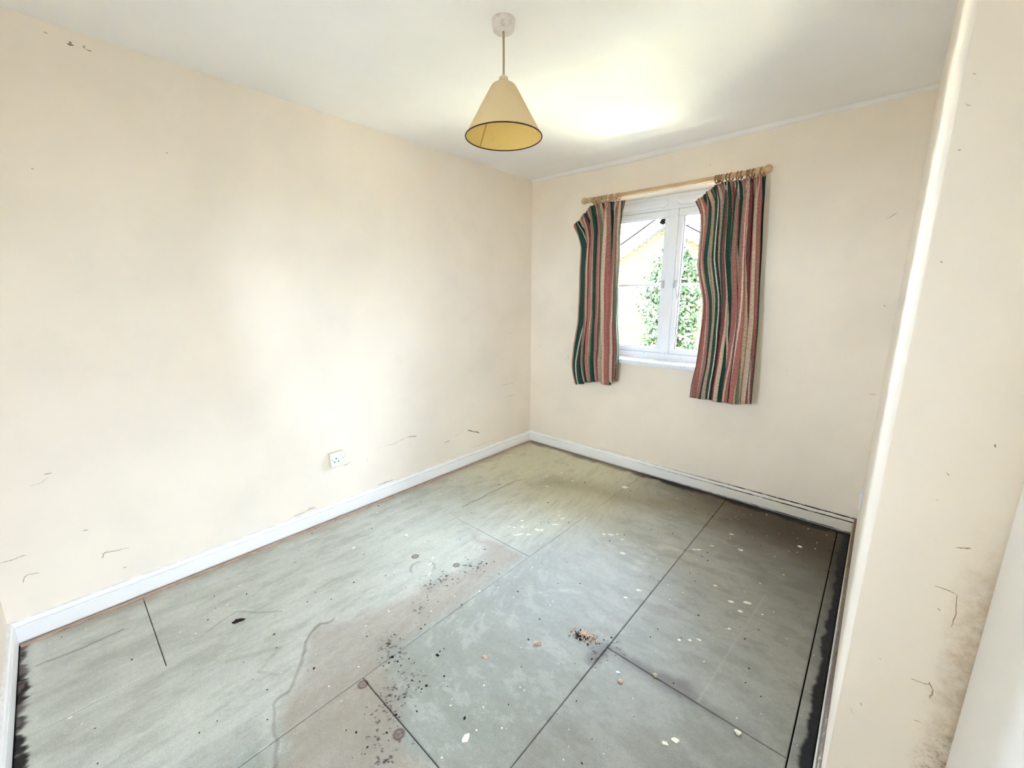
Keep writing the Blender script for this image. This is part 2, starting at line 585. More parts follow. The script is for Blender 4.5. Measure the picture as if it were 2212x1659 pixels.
    for (a, b_, w_, s_) in (((-1.7, .27), (-1.62, .42), .02, .28), ((-1.62, .42), (-1.56, .33), .010, .25), ((-1.56, .33), (-1.50, .37), .010, .25)):
        mix(s_ * sst(seg_dist(X, Y, [a, b_]), w_, .002), L(128, 126, 112))
    # damp halo along the cross joint on the right
    dj = seg_dist(X, Y, [(-0.66, 1.20), (-0.642, 1.298), (-0.037, 1.288)]) + (n2 - .5) * .09
    mix(0.62 * sst(dj, 0.055, 0.012) * sst(X, -0.02, -0.35), L(96, 88, 88))
    mix(0.5 * np.exp(-(dj / .012) ** 2) * (dj > .03), L(88, 80, 78))
    # brown plug stains
    for (dx_, dy_, r) in DISCS:
        q = np.hypot(X - dx_, Y - dy_)
        mix(0.9 * sst(q, r, r * .8) * (0.72 + 0.28 * np.cos(q / r * 9)), L(92, 68, 66))
    # plaster scrape and older faint lines
    for pts, w_, s_ in (([(-0.98, 1.94), (-0.82, 2.06), (-0.67, 2.156)], .03, .35), ([(-0.744, 2.211), (-0.78, 1.98), (-0.783, 1.82)], .045, .4),
                        ([(-0.70, 2.16), (-0.86, 1.95)], .035, .35), ([(-1.08, 1.30), (-1.0, 1.42), (-0.9, 1.5)], .016, .35)):
        mix(s_ * sst(seg_dist(X, Y, pts) + (n2 - .5) * .03, w_, 0) * sst(stx, .3, .6), L(206, 204, 198))
    for pts, w_, s_ in (([(-1.925, 1.66), (-1.93, 1.95), (-1.925, 2.18), (-1.90, 2.24)], .010, .55), ([(-2.212, -.22), (-2.20, -.1), (-2.21, 0.02)], .008, .5),
                        ([(-1.82, .50), (-1.90, .42), (-1.97, .37), (-1.93, .25)], .007, .35)):
        mix(s_ * sst(seg_dist(X + (n2 - .5) * .02, Y, pts), w_, .002), L(98, 94, 82))
    qr = np.abs(np.hypot(X + 1.60 + (n2 - .5) * .03, Y - 1.10 - (n1 - .5) * .03) - 0.062)
    mix(0.5 * sst(qr, .009, .002) * sst(vnoise(X, Y, 16, 88), .3, .6), L(110, 106, 96))
    mix(0.3 * sst(seg_dist(X, Y, [(-0.30, 1.30), (-0.285, 1.50), (-0.24, 2.05)]), .006, .001), L(182, 178, 166))
    return np.clip(c, 0.004, 0.9)


m_board, nt, b = new_mat('grey_green_chipboard', (0.4, 0.42, 0.37, 1), 0.5, 0.28)
at = N(nt, 'ShaderNodeAttribute', attribute_name='stain_and_light')
pos, x, y, z = coords(nt)
fine = noise(nt, pos, 260, 4, 0.7)
fine2 = noise(nt, pos, 55, 5, 0.65)
k = mth(nt, 'ADD', ramp(nt, fine, 0.25, 0.75, 0.82, 1.14), ramp(nt, fine2, 0.3, 0.7, -0.06, 0.06))
cmb = N(nt, 'ShaderNodeCombineXYZ')
for i in range(3):
    nt.links.new(k, cmb.inputs[i])
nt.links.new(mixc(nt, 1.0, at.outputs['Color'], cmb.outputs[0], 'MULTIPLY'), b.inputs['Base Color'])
nt.links.new(ramp(nt, fine2, 0.3, 0.7, 0.48, 0.70), b.inputs['Roughness'])
bump(nt, b, fine, 0.25, 0.001)


def board(x0, x1, y0, y1, res=0.0045):
    nx, ny = max(2, int((x1 - x0) / res) + 1), max(2, int((y1 - y0) / res) + 1)
    gx, gy = np.meshgrid(np.linspace(x0, x1, nx), np.linspace(y0, y1, ny), indexing='ij')
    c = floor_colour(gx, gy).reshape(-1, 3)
    gz = (fbm(gx, gy, 1.5, 91, 2) - .5) * 0.0012
    V = np.stack([gx, gy, gz], -1).reshape(-1, 3)
    i = np.arange(nx * ny).reshape(nx, ny)
    Q = np.stack([i[:-1, :-1], i[1:, :-1], i[1:, 1:], i[:-1, 1:]], -1).reshape(-1, 4)
    ring = np.concatenate([i[:, 0], i[-1, 1:], i[-2::-1, -1], i[0, -2:0:-1]])
    low = V[ring].copy()
    low[:, 2] = -0.0155
    b0 = len(V)
    r = np.arange(len(ring))
    r2 = np.roll(r, -1)
    S = np.stack([ring[r2], ring[r], b0 + r, b0 + r2], -1)
    V = np.concatenate([V, low])
    Q = np.concatenate([Q, S])
    cc = np.concatenate([c, c[ring] * 0.25])
    me = bpy.data.meshes.new('floor_board')
    me.vertices.add(len(V))
    me.vertices.foreach_set('co', V.ravel().astype(np.float32))
    me.loops.add(Q.size)
    me.loops.foreach_set('vertex_index', Q.ravel().astype(np.int32))
    me.polygons.add(len(Q))
    me.polygons.foreach_set('loop_start', (np.arange(len(Q)) * 4).astype(np.int32))
    me.polygons.foreach_set('loop_total', np.full(len(Q), 4, np.int32))
    me.update()
    a = me.color_attributes.new('stain_and_light', 'FLOAT_COLOR', 'POINT')
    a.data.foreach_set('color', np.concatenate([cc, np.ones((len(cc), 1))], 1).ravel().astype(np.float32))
    me.materials.append(m_board)
    o = bpy.data.objects.new('floor_board', me)
    col.objects.link(o)
    o.parent = floor
    return o


Y0, Y1 = YN + 0.018, YF - 0.022
BOARDS = []
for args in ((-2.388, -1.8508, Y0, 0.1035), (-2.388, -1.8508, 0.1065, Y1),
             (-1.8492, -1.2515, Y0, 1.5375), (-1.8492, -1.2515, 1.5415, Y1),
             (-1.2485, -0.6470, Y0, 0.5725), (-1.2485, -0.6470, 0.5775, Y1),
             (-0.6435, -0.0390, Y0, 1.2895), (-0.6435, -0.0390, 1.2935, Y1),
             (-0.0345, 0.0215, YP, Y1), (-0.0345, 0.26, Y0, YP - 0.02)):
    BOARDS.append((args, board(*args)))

# raw timber strip between the boards and the left skirting
n = 60
V, F = [], []
for i in range(n + 1):
    y = YN + 0.02 + (YF - YN - 0.04) * i / n
    j = 0.004 * math.sin(i * 1.7) + 0.003 * math.sin(i * 4.1)
    V += [(XL + 0.019, y, -0.016), (XL + 0.0195, y, 0.002), (XL + 0.040 + j, y, 0.0035), (XL + 0.050 + j, y, -0.016)]
for i in range(n):
    for k in range(3):
        a = i * 4 + k
        F.append((a, a + 4, a + 5, a + 1))
o = mesh_obj('edge_strip', V, F, m_strip, floor)
o['label'] = 'raw pinkish timber strip along the left skirting'


# ------------------------------------------------------------------ scuffs and chips in the wall paint
def scuff(parent, plane, pts, width, mat, name='scuff_mark', rnd=random.Random(3)):
    """ragged tapering sliver, standing a hair proud of the wall; plane maps (u, z, proud) to a point"""
    P = []
    for a, b in zip(pts[:-1], pts[1:]):
        for k in range(4):
            t = k / 4
            P.append(((a[0] + (b[0] - a[0]) * t), (a[1] + (b[1] - a[1]) * t)))
    P.append(pts[-1])
    if len(P) == 1:
        P = [(P[0][0] - width, P[0][1]), P[0], (P[0][0] + width, P[0][1] + width * .3)]
    V, F = [], []
    m = len(P)
    for i, (u, z) in enumerate(P):
        a, b = P[max(i - 1, 0)], P[min(i + 1, m - 1)]
        dx, dy = b[0] - a[0], b[1] - a[1]
        l = math.hypot(dx, dy) + 1e-9
        nx, ny = -dy / l, dx / l
        t = i / (m - 1)
        wd = width * (0.25 + 0.75 * math.sin(math.pi * (0.12 + 0.76 * t))) * rnd.uniform(0.35, 1.1)
        u += rnd.uniform(-.3, .3) * width
        z += rnd.uniform(-.3, .3) * width
        V += [plane(u + nx * wd / 2, z + ny * wd / 2, 0.0004), plane(u, z, 0.0011), plane(u - nx * wd / 2, z - ny * wd / 2, 0.0004)]
    for i in range(m - 1):
        a = i * 3
        F += [(a, a + 1, a + 4, a + 3), (a + 1, a + 2, a + 5, a + 4)]
    return mesh_obj(name, V, F, mat, parent)


pl_left = lambda u, z, d: (XL + d, u, z)
pl_far = lambda u, z, d: (u, YF - d, z)
pl_pier = lambda u, z, d: (u, YP - d, z)
for pts, wd, m in (([(0.160, 2.316), (0.168, 2.311)], .007, m_scuff), ([(0.215, 2.297), (0.231, 2.297)], .010, m_scuff_dark),
                   ([(0.222, 2.308), (0.228, 2.305)], .007, m_scuff_dark), ([(0.261, 2.311), (0.261, 2.299)], .006, m_scuff),
                   ([(0.266, 2.299), (0.281, 2.299)], .005, m_scuff), ([(0.464, 1.983), (0.47, 1.98)], .006, m_scuff),
                   ([(0.054, 1.835), (0.058, 1.828)], .006, m_scuff_soft),
                   ([(1.414, 0.369), (1.486, 0.365), (1.554, 0.378), (1.601, 0.386)], .0035, m_scuff),
                   ([(1.601, 0.386), (1.659, 0.378), (1.683, 0.366)], .009, m_scuff), ([(1.36, .365), (1.40, .371)], .004, m_scuff_soft),
                   ([(2.177, 0.296), (2.238, 0.269), (2.312, 0.238)], .010, m_scuff_dark), ([(1.932, 0.251), (1.989, 0.255)], .008, m_scuff),
                   ([(2.03, .275), (2.13, .31)], .004, m_scuff_soft),
                   ([(-0.262, 0.355), (-0.233, 0.354), (-0.205, 0.358), (-0.195, 0.356)], .004, m_scuff),
                   ([(0.005, 0.237), (0.017, 0.258), (0.031, 0.267)], .005, m_scuff), ([(0.009, 0.26), (0.053, 0.252), (0.095, 0.247)], .004, m_scuff),
                   ([(-0.219, 0.245), (-0.214, 0.267), (-0.201, 0.273), (-0.174, 0.264)], .004, m_scuff),
                   ([(-0.032, 0.389), (-0.015, 0.386)], .005, m_scuff), ([(0.063, 0.157), (0.076, 0.159)], .005, m_scuff),
                   ([(0.802, 0.106), (0.852, 0.107), (0.878, 0.112)], .009, m_scuff_soft), ([(0.872, 0.112), (0.90, 0.114), (0.928, 0.107)], .016, m_scuff_soft),
                   ([(0.80, .104), (0.83, .106)], .006, m_scuff), ([(1.341, 0.106), (1.395, 0.106), (1.461, 0.107)], .008, m_scuff),
                   ([(-0.14, 0.633), (-0.109, 0.64), (-0.089, 0.653)], .004, m_scuff_soft), ([(-0.098, 0.67), (-0.077, 0.669)], .005, m_scuff),
                   ([(2.597, 0.607), (2.751, 0.608)], .006, m_scuff_soft), ([(2.675, 0.488), (2.764, 0.498)], .008, m_scuff_soft),
                   ([(2.68, 1.056), (2.71, 1.058)], .006, m_scuff_soft), ([(1.12, 0.321), (1.145, 0.322), (1.17, 0.333)], .006, m_scuff),
                   ([(1.28, .33), (1.283, .30)], .004, m_scuff_soft), ([(2.2, .13), (2.5, .128)], .004, m_scuff_soft)):
    scuff(wall_left, pl_left, pts, wd, m)
for pts, wd, m in (([(-0.972, 2.193), (-0.966, 2.191)], .006, m_scuff), ([(-0.055, 1.768), (-0.042, 1.778), (-0.029, 1.79)], .004, m_scuff),
                   ([(-0.068, 1.766), (-0.055, 1.768)], .004, m_scuff_soft), ([(-0.013, 1.326), (-0.008, 1.32)], .007, m_scuff),
                   ([(-2.02, 0.867), (-2.0, 0.841)], .008, m_scuff_soft), ([(-2.045, 0.835), (-2.03, .83)], .008, m_scuff_soft),
                   ([(-0.408, 0.926), (-0.400, 0.924)], .005, m_scuff_soft), ([(-0.01, 0.84), (0.02, 0.838)], .006, m_scuff_soft),
                   ([(-2.31, .93), (-2.33, .92)], .006, m_scuff_soft), ([(-1.7, .108), (-1.3, .106)], .005, m_scuff_soft)):
    scuff(wall_far, pl_far, pts, wd, m)
for pts, wd, m in (([(0.050, 1.601), (0.054, 1.600)], .004, m_scuff), ([(0.049, 1.668), (0.055, 1.664)], .004, m_scuff_soft),
                   ([(0.050, 1.712), (0.054, 1.708)], .004, m_scuff_soft), ([(0.057, 1.427), (0.060, 1.424)], .003, m_scuff),
                   ([(0.166, 1.125), (0.168, 1.121)], .004, m_scuff_dark), ([(0.119, 1.061), (0.124, 1.056)], .002, m_scuff_dark),
                   ([(0.087, 0.645), (0.089, 0.643)], .002, m_scuff_dark), ([(0.072, 0.523), (0.077, 0.518)], .005, m_scuff),
                   ([(0.148, 0.797), (0.152, 0.795)], .003, m_scuff_dark), ([(0.114, 1.005), (0.118, 1.008)], .0015, m_scuff),
                   ([(0.151, 0.926), (0.165, 0.930), (0.170, 0.932)], .004, m_scuff), ([(0.138, 0.840), (0.156, 0.840), (0.167, 0.836)], .0025, m_scuff),
                   ([(0.167, 0.836), (0.171, 0.80), (0.170, 0.77)], .003, m_scuff), ([(0.136, 0.631), (0.153, 0.632), (0.163, 0.636)], .003, m_scuff),
                   ([(0.160, 0.640), (0.167, 0.627), (0.166, 0.605)], .006, m_scuff), ([(0.153, 0.544), (0.163, 0.546)], .003, m_scuff),
                   ([(0.060, 0.50), (0.066, 0.488)], .002, m_scuff_soft)):
    scuff(wall_right, pl_pier, pts, wd * 0.62, m)

# ------------------------------------------------------------------ the window in the far wall
win = empty('window_1', ((WX0 + WX1) / 2, YF + 0.14, WZ0))
win['kind'] = 'structure'
YW = YF + 0.14            # face of the frame
FB, FT = 0.897, 2.088
ML, MR = -1.261, -1.199
mb = MB()
mb.box(WX0, WX1, YW, YW + 0.07, WZ0, FB + 0.045)
mb.box(WX0, WX1, YW, YW + 0.07, 1.986, FT)
mb.box(WX0, WX0 + 0.05, YW, YW + 0.07, FB + 0.045, 1.986)
mb.box(WX1 - 0.05, WX1, YW, YW + 0.07, FB + 0.045, 1.986)
mb.build('frame', m_upvc, win, bevel=0.003)
MB().box(ML, MR, YW - 0.004, YW + 0.07, FB + 0.045, 1.986).build('mullion', m_upvc, win, bevel=0.004)
BZ = 1.457
for (x0, x1, hx, sgn) in ((WX0 + 0.05, ML, ML - 0.02, -1), (MR, WX1 - 0.05, MR + 0.018, 1)):
    z0, z1 = FB + 0.046, 1.985
    s = 0.036
    mb = MB()
    mb.box(x0, x1, YW + 0.004, YW + 0.055, z0, z0 + s)
    mb.box(x0, x1, YW + 0.004, YW + 0.055, z1 - s - 0.01, z1)
    mb.box(x0, x0 + s, YW + 0.004, YW + 0.055, z0 + s, z1 - s - 0.01)
    mb.box(x1 - s, x1, YW + 0.004, YW + 0.055, z0 + s, z1 - s - 0.01)
    cas = mb.build('casement', m_upvc, win, bevel=0.004)
    g = 0.005
    mb = MB()
    X0, X1, Z0, Z1 = x0 + s, x1 - s, z0 + s, z1 - s - 0.01
    mb.box(X0, X1, YW + 0.018, YW + 0.03, Z0, Z0 + g)
    mb.box(X0, X1, YW + 0.018, YW + 0.03, Z1 - g, Z1)
    mb.box(X0, X0 + g, YW + 0.018, YW + 0.03, Z0 + g, Z1 - g)
    mb.box(X1 - g, X1, YW + 0.018, YW + 0.03, Z0 + g, Z1 - g)
    mb.build('gasket', m_rubber, cas)
    MB().box(X0, X1, YW + 0.016, YW + 0.034, BZ - 0.009, BZ + 0.009).build('glazing_bar', m_upvc, cas, bevel=0.002)
    for (za, zb) in ((Z0, BZ - 0.009), (BZ + 0.009, Z1)):
        MB().box(X0, X1, YW + 0.022, YW + 0.026, za, zb).build('pane', m_glass, cas)
    # casement handle: plate and cranked lever
    mb = MB()
    mb.box(hx - 0.010, hx + 0.010, YW - 0.009, YW + 0.004, BZ - 0.026, BZ + 0.030)
    mb.ball((hx, YW - 0.012, BZ + 0.002), 0.011, 12, 8)
    e = (hx - 0.108, BZ - 0.082) if sgn < 0 else (hx + 0.036, BZ - 0.105)
    mb.tube([(hx, YW - 0.014, BZ + 0.002), (hx + (e[0] - hx) * .3, YW - 0.026, BZ + (e[1] - BZ) * .25),
             (hx + (e[0] - hx) * .7, YW - 0.034, BZ + (e[1] - BZ) * .7), (e[0], YW - 0.036, e[1])], [0.0065, 0.006, 0.0055, 0.0065], 8)
    mb.build('handle', m_handle, cas, smooth=True)
# vent mouldings along the head of the frame
for (x0, x1) in ((WX0 + 0.02, ML - 0.02), (MR - 0.01, WX1 - 0.02)):
    V, F = [], []
    prof = [(0, 2.062), (-0.016, 2.056), (-0.018, 2.030), (-0.010, 2.022), (-0.008, 2.010), (0, 2.004)]
    xs = [(x0, 0), (x1 - 0.03, 0), (x1, 0.016)] if x0 < -1.5 else [(x0, 0.016), (x0 + 0.03, 0), (x1, 0)]
    for (x, dz) in xs:
        for (d, z) in prof:
            V.append((x, YW + d, z + (dz if z < 2.04 else 0)))
    k = len(prof)
    for i in range(2):
        for j in range(k - 1):
            a = i * k + j
            F.append((a, a + 1, a + k + 1, a + k))
    F += [tuple(range(k))[::-1], tuple(range(2 * k, 3 * k))]
    mesh_obj('trickle_vent', V, F, m_upvc, win)
# sill board with rounded nosing
V, F = [], []
prof = [(YW + 0.01, 0.893), (YF - 0.020, 0.893), (YF - 0.028, 0.889), (YF - 0.031, 0.881), (YF - 0.031, 0.866), (YF - 0.027, 0.857), (YF - 0.018, 0.855), (YF + 0.0, 0.855)]
for x in (WX0 - 0.03, WX1 + 0.03):
    for (y, z) in prof:
        V.append((x if y < YF else max(WX0, min(WX1, x)), y, z))
k = len(prof)
F = [(j, j + 1, k + j + 1, k + j) for j in range(k - 1)] + [tuple(range(k))[::-1], tuple(range(k, 2 * k))]
mesh_obj('window_sill', V, F, m_upvc, win)

# tall fixed window added in the entry recess, unseen, for fill light
win2 = empty('added_window_2', (0.34, (VY0 + VY1) / 2, VZ0))
win2['kind'] = 'structure'
xa, xb = 0.32, 0.37
mb = MB()
mb.box(xa, xb, VY0, VY1, VZ0, VZ0 + 0.04).box(xa, xb, VY0, VY1, VZ1 - 0.04, VZ1)
mb.box(xa, xb, VY0, VY0 + 0.04, VZ0 + 0.04, VZ1 - 0.04).box(xa, xb, VY1 - 0.04, VY1, VZ0 + 0.04, VZ1 - 0.04)
mb.build('frame', m_upvc, win2)
MB().box(0.343, 0.347, VY0 + 0.04, VY1 - 0.04, VZ0 + 0.04, VZ1 - 0.04).build('pane', m_glass, win2)
MB().box(0.25, xa, VY0, VY1, VZ0 - 0.02, VZ0).build('window_sill', m_upvc, win2)

# small unseen window added behind the camera to brighten the room
win3 = empty('added_window_3', ((UX0 + UX1) / 2, YN - 0.12, UZ0))
win3['kind'] = 'structure'
ya, yb = YN - 0.15, YN - 0.10
mb = MB()
mb.box(UX0, UX1, ya, yb, UZ0, UZ0 + 0.04).box(UX0, UX1, ya, yb, UZ1 - 0.04, UZ1)
mb.box(UX0, UX0 + 0.04, ya, yb, UZ0 + 0.04, UZ1 - 0.04).box(UX1 - 0.04, UX1, ya, yb, UZ0 + 0.04, UZ1 - 0.04)
mb.build('frame', m_upvc, win3)
MB().box(UX0 + 0.04, UX1 - 0.04, YN - 0.127, YN - 0.123, UZ0 + 0.04, UZ1 - 0.04).build('pane', m_glass, win3)
MB().box(UX0, UX1, YN - 0.10, YN + 0.02, UZ0 - 0.02, UZ0).build('window_sill', m_upvc, win3)

# ------------------------------------------------------------------ open door in the entry recess
door = struct(MB().box(XD, XD + 0.040, 0.245, YP - 0.004, 0.012, 1.995).build('door_1', m_gloss, bevel=0.002))
mb = MB().box(XD - 0.008, XD, 0.285, 0.325, 0.93, 1.08)
mb.tube([(XD - 0.006, 0.305, 1.04), (XD - 0.045, 0.305, 1.04), (XD - 0.05, 0.32, 1.04), (XD - 0.05, 0.41, 1.035)], 0.008, 10)
mb.build('door_handle', m_chrome, door, smooth=False)

# ------------------------------------------------------------------ pendant lamp
LX, LY = -1.180, 1.274
lamp = empty('pendant_lamp', (LX, LY, ZC))
tag(lamp, 'cream conical pendant lampshade with dark rim hanging from the ceiling', 'lamp')
mb = MB().lathe([(0.0, ZC), (0.0405, ZC), (0.042, ZC - 0.004), (0.0415, ZC - 0.016), (0.0395, ZC - 0.0175), (0.0405, ZC - 0.019), (0.039, ZC - 0.031),
                 (0.036, ZC - 0.036), (0.012, ZC - 0.0375), (0.0, ZC - 0.0375)], LX, LY, 40)
mb.build('ceiling_rose', m_plastic_old, lamp, smooth=False)
m_cord, _, _ = new_mat('aged_flex', lin(176, 160, 134), 0.6, 0.3)
MB().tube([(LX, LY, ZC - 0.03), (LX + 0.001, LY, 2.25), (LX, LY, 2.155)], 0.0040, 8).build('cord', m_cord, lamp, smooth=True)
m_shade, nt, b = new_mat('cream_card_shade', lin(232, 214, 176), 0.75, 0.2)
tc = N(nt, 'ShaderNodeTexCoord')
geo = N(nt, 'ShaderNodeNewGeometry')
fl = noise(nt, tc.outputs['Object'], 70, 6, 0.75)
outer = mixc(nt, ramp(nt, fl, 0.62, 0.8, 0, 0.5), lin(236, 218, 182), lin(176, 148, 108))
fl2 = noise(nt, tc.outputs['Object'], 35, 6, 0.8)
inner = mixc(nt, ramp(nt, fl2, 0.55, 0.75, 0, 0.5), lin(232, 204, 132), lin(190, 152, 84))
nt.links.new(mixc(nt, geo.outputs['Backfacing'], outer, inner), b.inputs['Base Color'])
b2 = N(nt, 'ShaderNodeBsdfTranslucent')
b2.inputs[0].default_value = lin(240, 208, 130)
mxs = N(nt, 'ShaderNodeMixShader')
mxs.inputs[0].default_value = 0.22
nt.links.new(b.outputs[0], mxs.inputs[1])
nt.links.new(b2.outputs[0], mxs.inputs[2])
nt.links.new(mxs.outputs[0], nt.nodes['Material Output'].inputs[0])
ZS0, ZS1, RS = 1.963, 2.132, 0.1455
prof = [(RS, ZS0), (RS * .75 + .0485 * .25, ZS0 + (ZS1 - ZS0) * .25), (RS * .5 + .0485 * .5, (ZS0 + ZS1) / 2), (RS * .25 + .0485 * .75, ZS0 + (ZS1 - ZS0) * .75),
        (0.0485, ZS1), (0.043, ZS1 + 0.006), (0.034, ZS1 + 0.011), (0.016, ZS1 + 0.0125)]
sh = MB().lathe(prof, LX, LY, 64).build('lamp_shade', m_shade, lamp, smooth=True)
m_rim, _, _ = new_mat('dark_brown_rim', lin(66, 40, 24), 0.6, 0.3)
mb = MB()
n = 64
P = [(LX + RS * math.cos(2 * math.pi * i / n), LY + RS * math.sin(2 * math.pi * i / n), ZS0) for i in range(n + 1)]
mb.tube(P, 0.0022, 8)
mb.build('rim', m_rim, lamp, smooth=True)
mb = MB().lathe([(0.0, ZS1 + 0.036), (0.013, ZS1 + 0.036), (0.0165, ZS1 + 0.032), (0.0175, ZS1 + 0.018), (0.021, ZS1 + 0.011), (0.021, ZS1 - 0.01), (0.0165, ZS1 - 0.012), (0.0165, ZS1 - 0.05), (0, ZS1 - 0.05)], LX, LY, 24)
mb.build('lampholder', m_beige_plastic, lamp, smooth=False)
# seam running up the inside of the shade
a = math.radians(175)
seam = []
for (r, z) in ((RS - 0.003, ZS0 + 0.004), (0.0485 - 0.003, ZS1)):
    for da in (-0.02, 0.02):
        seam.append((LX + (r + 0.0002) * math.cos(a + da * RS / r), LY + (r + 0.0002) * math.sin(a + da * RS / r), z))
m_seam, _, _ = new_mat('shade_seam', lin(190, 152, 92), 0.8, 0.1)
mesh_obj('seam', seam, [(0, 1, 3, 2)], m_seam, sh)

# ------------------------------------------------------------------ wall socket on the left wall
SY, SZ = 1.073, 0.388
sock = empty('wall_socket', (XL, SY, SZ - 0.043))
tag(sock, 'white single switched wall socket on the left wall above the skirting', 'socket')
MB().box(XL, XL + 0.026, SY - 0.043, SY + 0.043, SZ - 0.043, SZ + 0.043).build('back_box', m_beige_plastic, sock, bevel=0.002)
MB().box(XL + 0.026, XL + 0.034, SY - 0.043, SY + 0.043, SZ - 0.043, SZ + 0.043).build('face_plate', m_plastic, sock, bevel=0.003)
XS = XL + 0.034
for (du, dz, wu, wz) in ((-0.010, 0.006, 0.0035, 0.007), (-0.021, -0.014, 0.006, 0.0035), (0.003, -0.014, 0.006, 0.0035)):
    MB().box(XS - 0.002, XS + 0.0006, SY + du - wu / 2 - .001, SY + du + wu / 2 + .001, SZ + dz - wz / 2 - .001, SZ + dz + wz / 2 + .001).build('pin_hole', m_hole, sock)
for du in (-0.0325, 0.0325):
    MB().lathe([(0, 0), (0.0035, 0), (0.0035, 0.0012), (0, 0.0014)], 0, 0, 12).build('screw', m_chrome, sock)
    s = sock.children[-1]
    s.matrix_parent_inverse = Matrix.Identity(4)
    s.location = (0.0335, du, 0.043)
    s.rotation_euler = (0, math.radians(90), 0)
mb = MB().box(XS - 0.001, XS + 0.004, SY + 0.014, SY + 0.030, SZ + 0.006, SZ + 0.030)
mb.build('rocker_switch', m_plastic, sock, bevel=0.002)
MB().box(XS + 0.0035, XS + 0.0045, SY + 0.018, SY + 0.026, SZ + 0.025, SZ + 0.028).build('switch_mark', m_chrome, sock)
# edge of another plate on the right wall, low by the far corner
s2 = empty('wall_socket', (XR, 2.60, 0.42))
tag(s2, 'white socket plate seen edge-on on the right wall near the far corner', 'socket')
MB().box(XR - 0.009, XR, 2.54, 2.626, 0.335, 0.421).build('face_plate', m_plastic, s2, bevel=0.003)
MB().box(XR - 0.012, XR - 0.008, 2.60, 2.614, 0.385, 0.405).build('rocker_switch', m_plastic, s2)

# ------------------------------------------------------------------ curtain pole, rings
YPOLE, ZP = YF - 0.080, 2.089
pole = empty('curtain_pole', (-1.235, YPOLE, ZP))
tag(pole, 'pale pine curtain pole with ball finials above the window', 'curtain pole')
MB().tube([(-1.83, YPOLE, ZP), (-1.2, YPOLE, ZP - 0.001), (-0.63, YPOLE, ZP)], 0.0140, 16).build('pole', m_pole, pole, smooth=True)
for (x, s) in ((-1.84, -1), (-0.63, 1)):
    mb = MB().ball((x + s * 0.010, YPOLE, ZP), 0.024, 20, 12)
    mb.tube([(x - s * 0.032, YPOLE, ZP), (x - s * 0.026, YPOLE, ZP), (x - s * 0.018, YPOLE, ZP), (x - s * 0.008, YPOLE, ZP)], [0.0135, 0.019, 0.019, 0.0135], 16)
    mb.build('finial', m_pole, pole, smooth=True)
for x in (-1.795, -0.668):
    mb = MB().tube([(x, YF, ZP - 0.004), (x, YF - 0.012, ZP - 0.004), (x, YF - 0.013, ZP - 0.004), (x, YF - 0.062, ZP - 0.004)], [0.026, 0.026, 0.012, 0.012], 16)
    mb.tube([(x - 0.011, YPOLE, ZP), (x + 0.011, YPOLE, ZP)], 0.0185, 18)
    mb.build('bracket', m_pole, pole, smooth=False, bevel=0.0015)

rv, rf = [], []
R0, R1, n, k = 0.0215, 0.0042, 26, 8
for i in range(n):
    a = 2 * math.pi * i / n
    for j in range(k):
        q = 2 * math.pi * j / k
        rr = R0 + R1 * math.cos(q)
        rv.append((R1 * math.sin(q), rr * math.cos(a), rr * math.sin(a)))
for i in range(n):
    for j in range(k):
        rf.append((i * k + j, ((i + 1) % n) * k + j, ((i + 1) % n) * k + (j + 1) % k, i * k + (j + 1) % k))
eye = MB().tube([(0, 0, -0.024), (0, 0.003, -0.029), (0, 0, -0.036), (0, -0.003, -0.031)], 0.0013, 6)


ORD = ('first', 'second', 'third', 'fourth', 'fifth', 'sixth', 'seventh', 'eighth', 'ninth', 'tenth', 'eleventh')


def rings(xs, label, group, mat):
    first = None
    for i_, x in enumerate(xs):
        if first is None:
            r = empty('curtain_ring', (0, 0, 0))
            a = mesh_obj('hoop', rv, rf, mat, r, True)
            b_ = eye.build('eyelet', m_chrome, r, True)
            first = (r, a, b_)
        else:
            r = first[0].copy()
            col.objects.link(r)
            for ch in first[1:]:
                c_ = ch.copy()
                col.objects.link(c_)
                c_.parent = r
        r.location = (x, YPOLE, ZP - 0.0085)
        r.rotation_euler = (0, random.uniform(-.08, .08), random.uniform(-.35, .35))
        tag(r, label % ORD[i_], 'curtain ring', group)


rings((-1.762, -1.743, -1.723, -1.699, -1.676, -1.653, -1.630, -1.608, -1.582, -1.560),
      'pale wooden curtain ring, %s from the left end of the pole', 'rings above the left curtain', m_ring_pale)
rings((-0.648, -0.694, -0.711, -0.728, -0.758, -0.778, -0.814, -0.834, -0.866, -0.884, -0.898),
      'brown wooden curtain ring, %s from the right end of the pole', 'rings above the right curtain', m_ring)

# ------------------------------------------------------------------ curtains
m_cloth, nt, b = new_mat('striped_curtain_cloth', (0.5, 0.3, 0.28, 1), 0.85, 0.15)
uv = N(nt, 'ShaderNodeUVMap', uv_map='UVMap')
sp = N(nt, 'ShaderNodeSeparateXYZ')
nt.links.new(uv.outputs[0], sp.inputs[0])
wob = noise(nt, uv.outputs[0], 6, 2)
uu = mth(nt, 'FRACT', mth(nt, 'ADD', mth(nt, 'DIVIDE', sp.outputs[0], 0.40), mth(nt, 'MULTIPLY', mth(nt, 'SUBTRACT', wob, .5), 0.02)))
cr = N(nt, 'ShaderNodeValToRGB')
cr.color_ramp.interpolation = 'CONSTANT'
GREEN, ROSE, DROSE, CRM, SAGE, PALE = lin(50, 88, 76), lin(186, 122, 112), lin(138, 84, 86), lin(218, 194, 170), lin(142, 142, 120), lin(230, 212, 198)
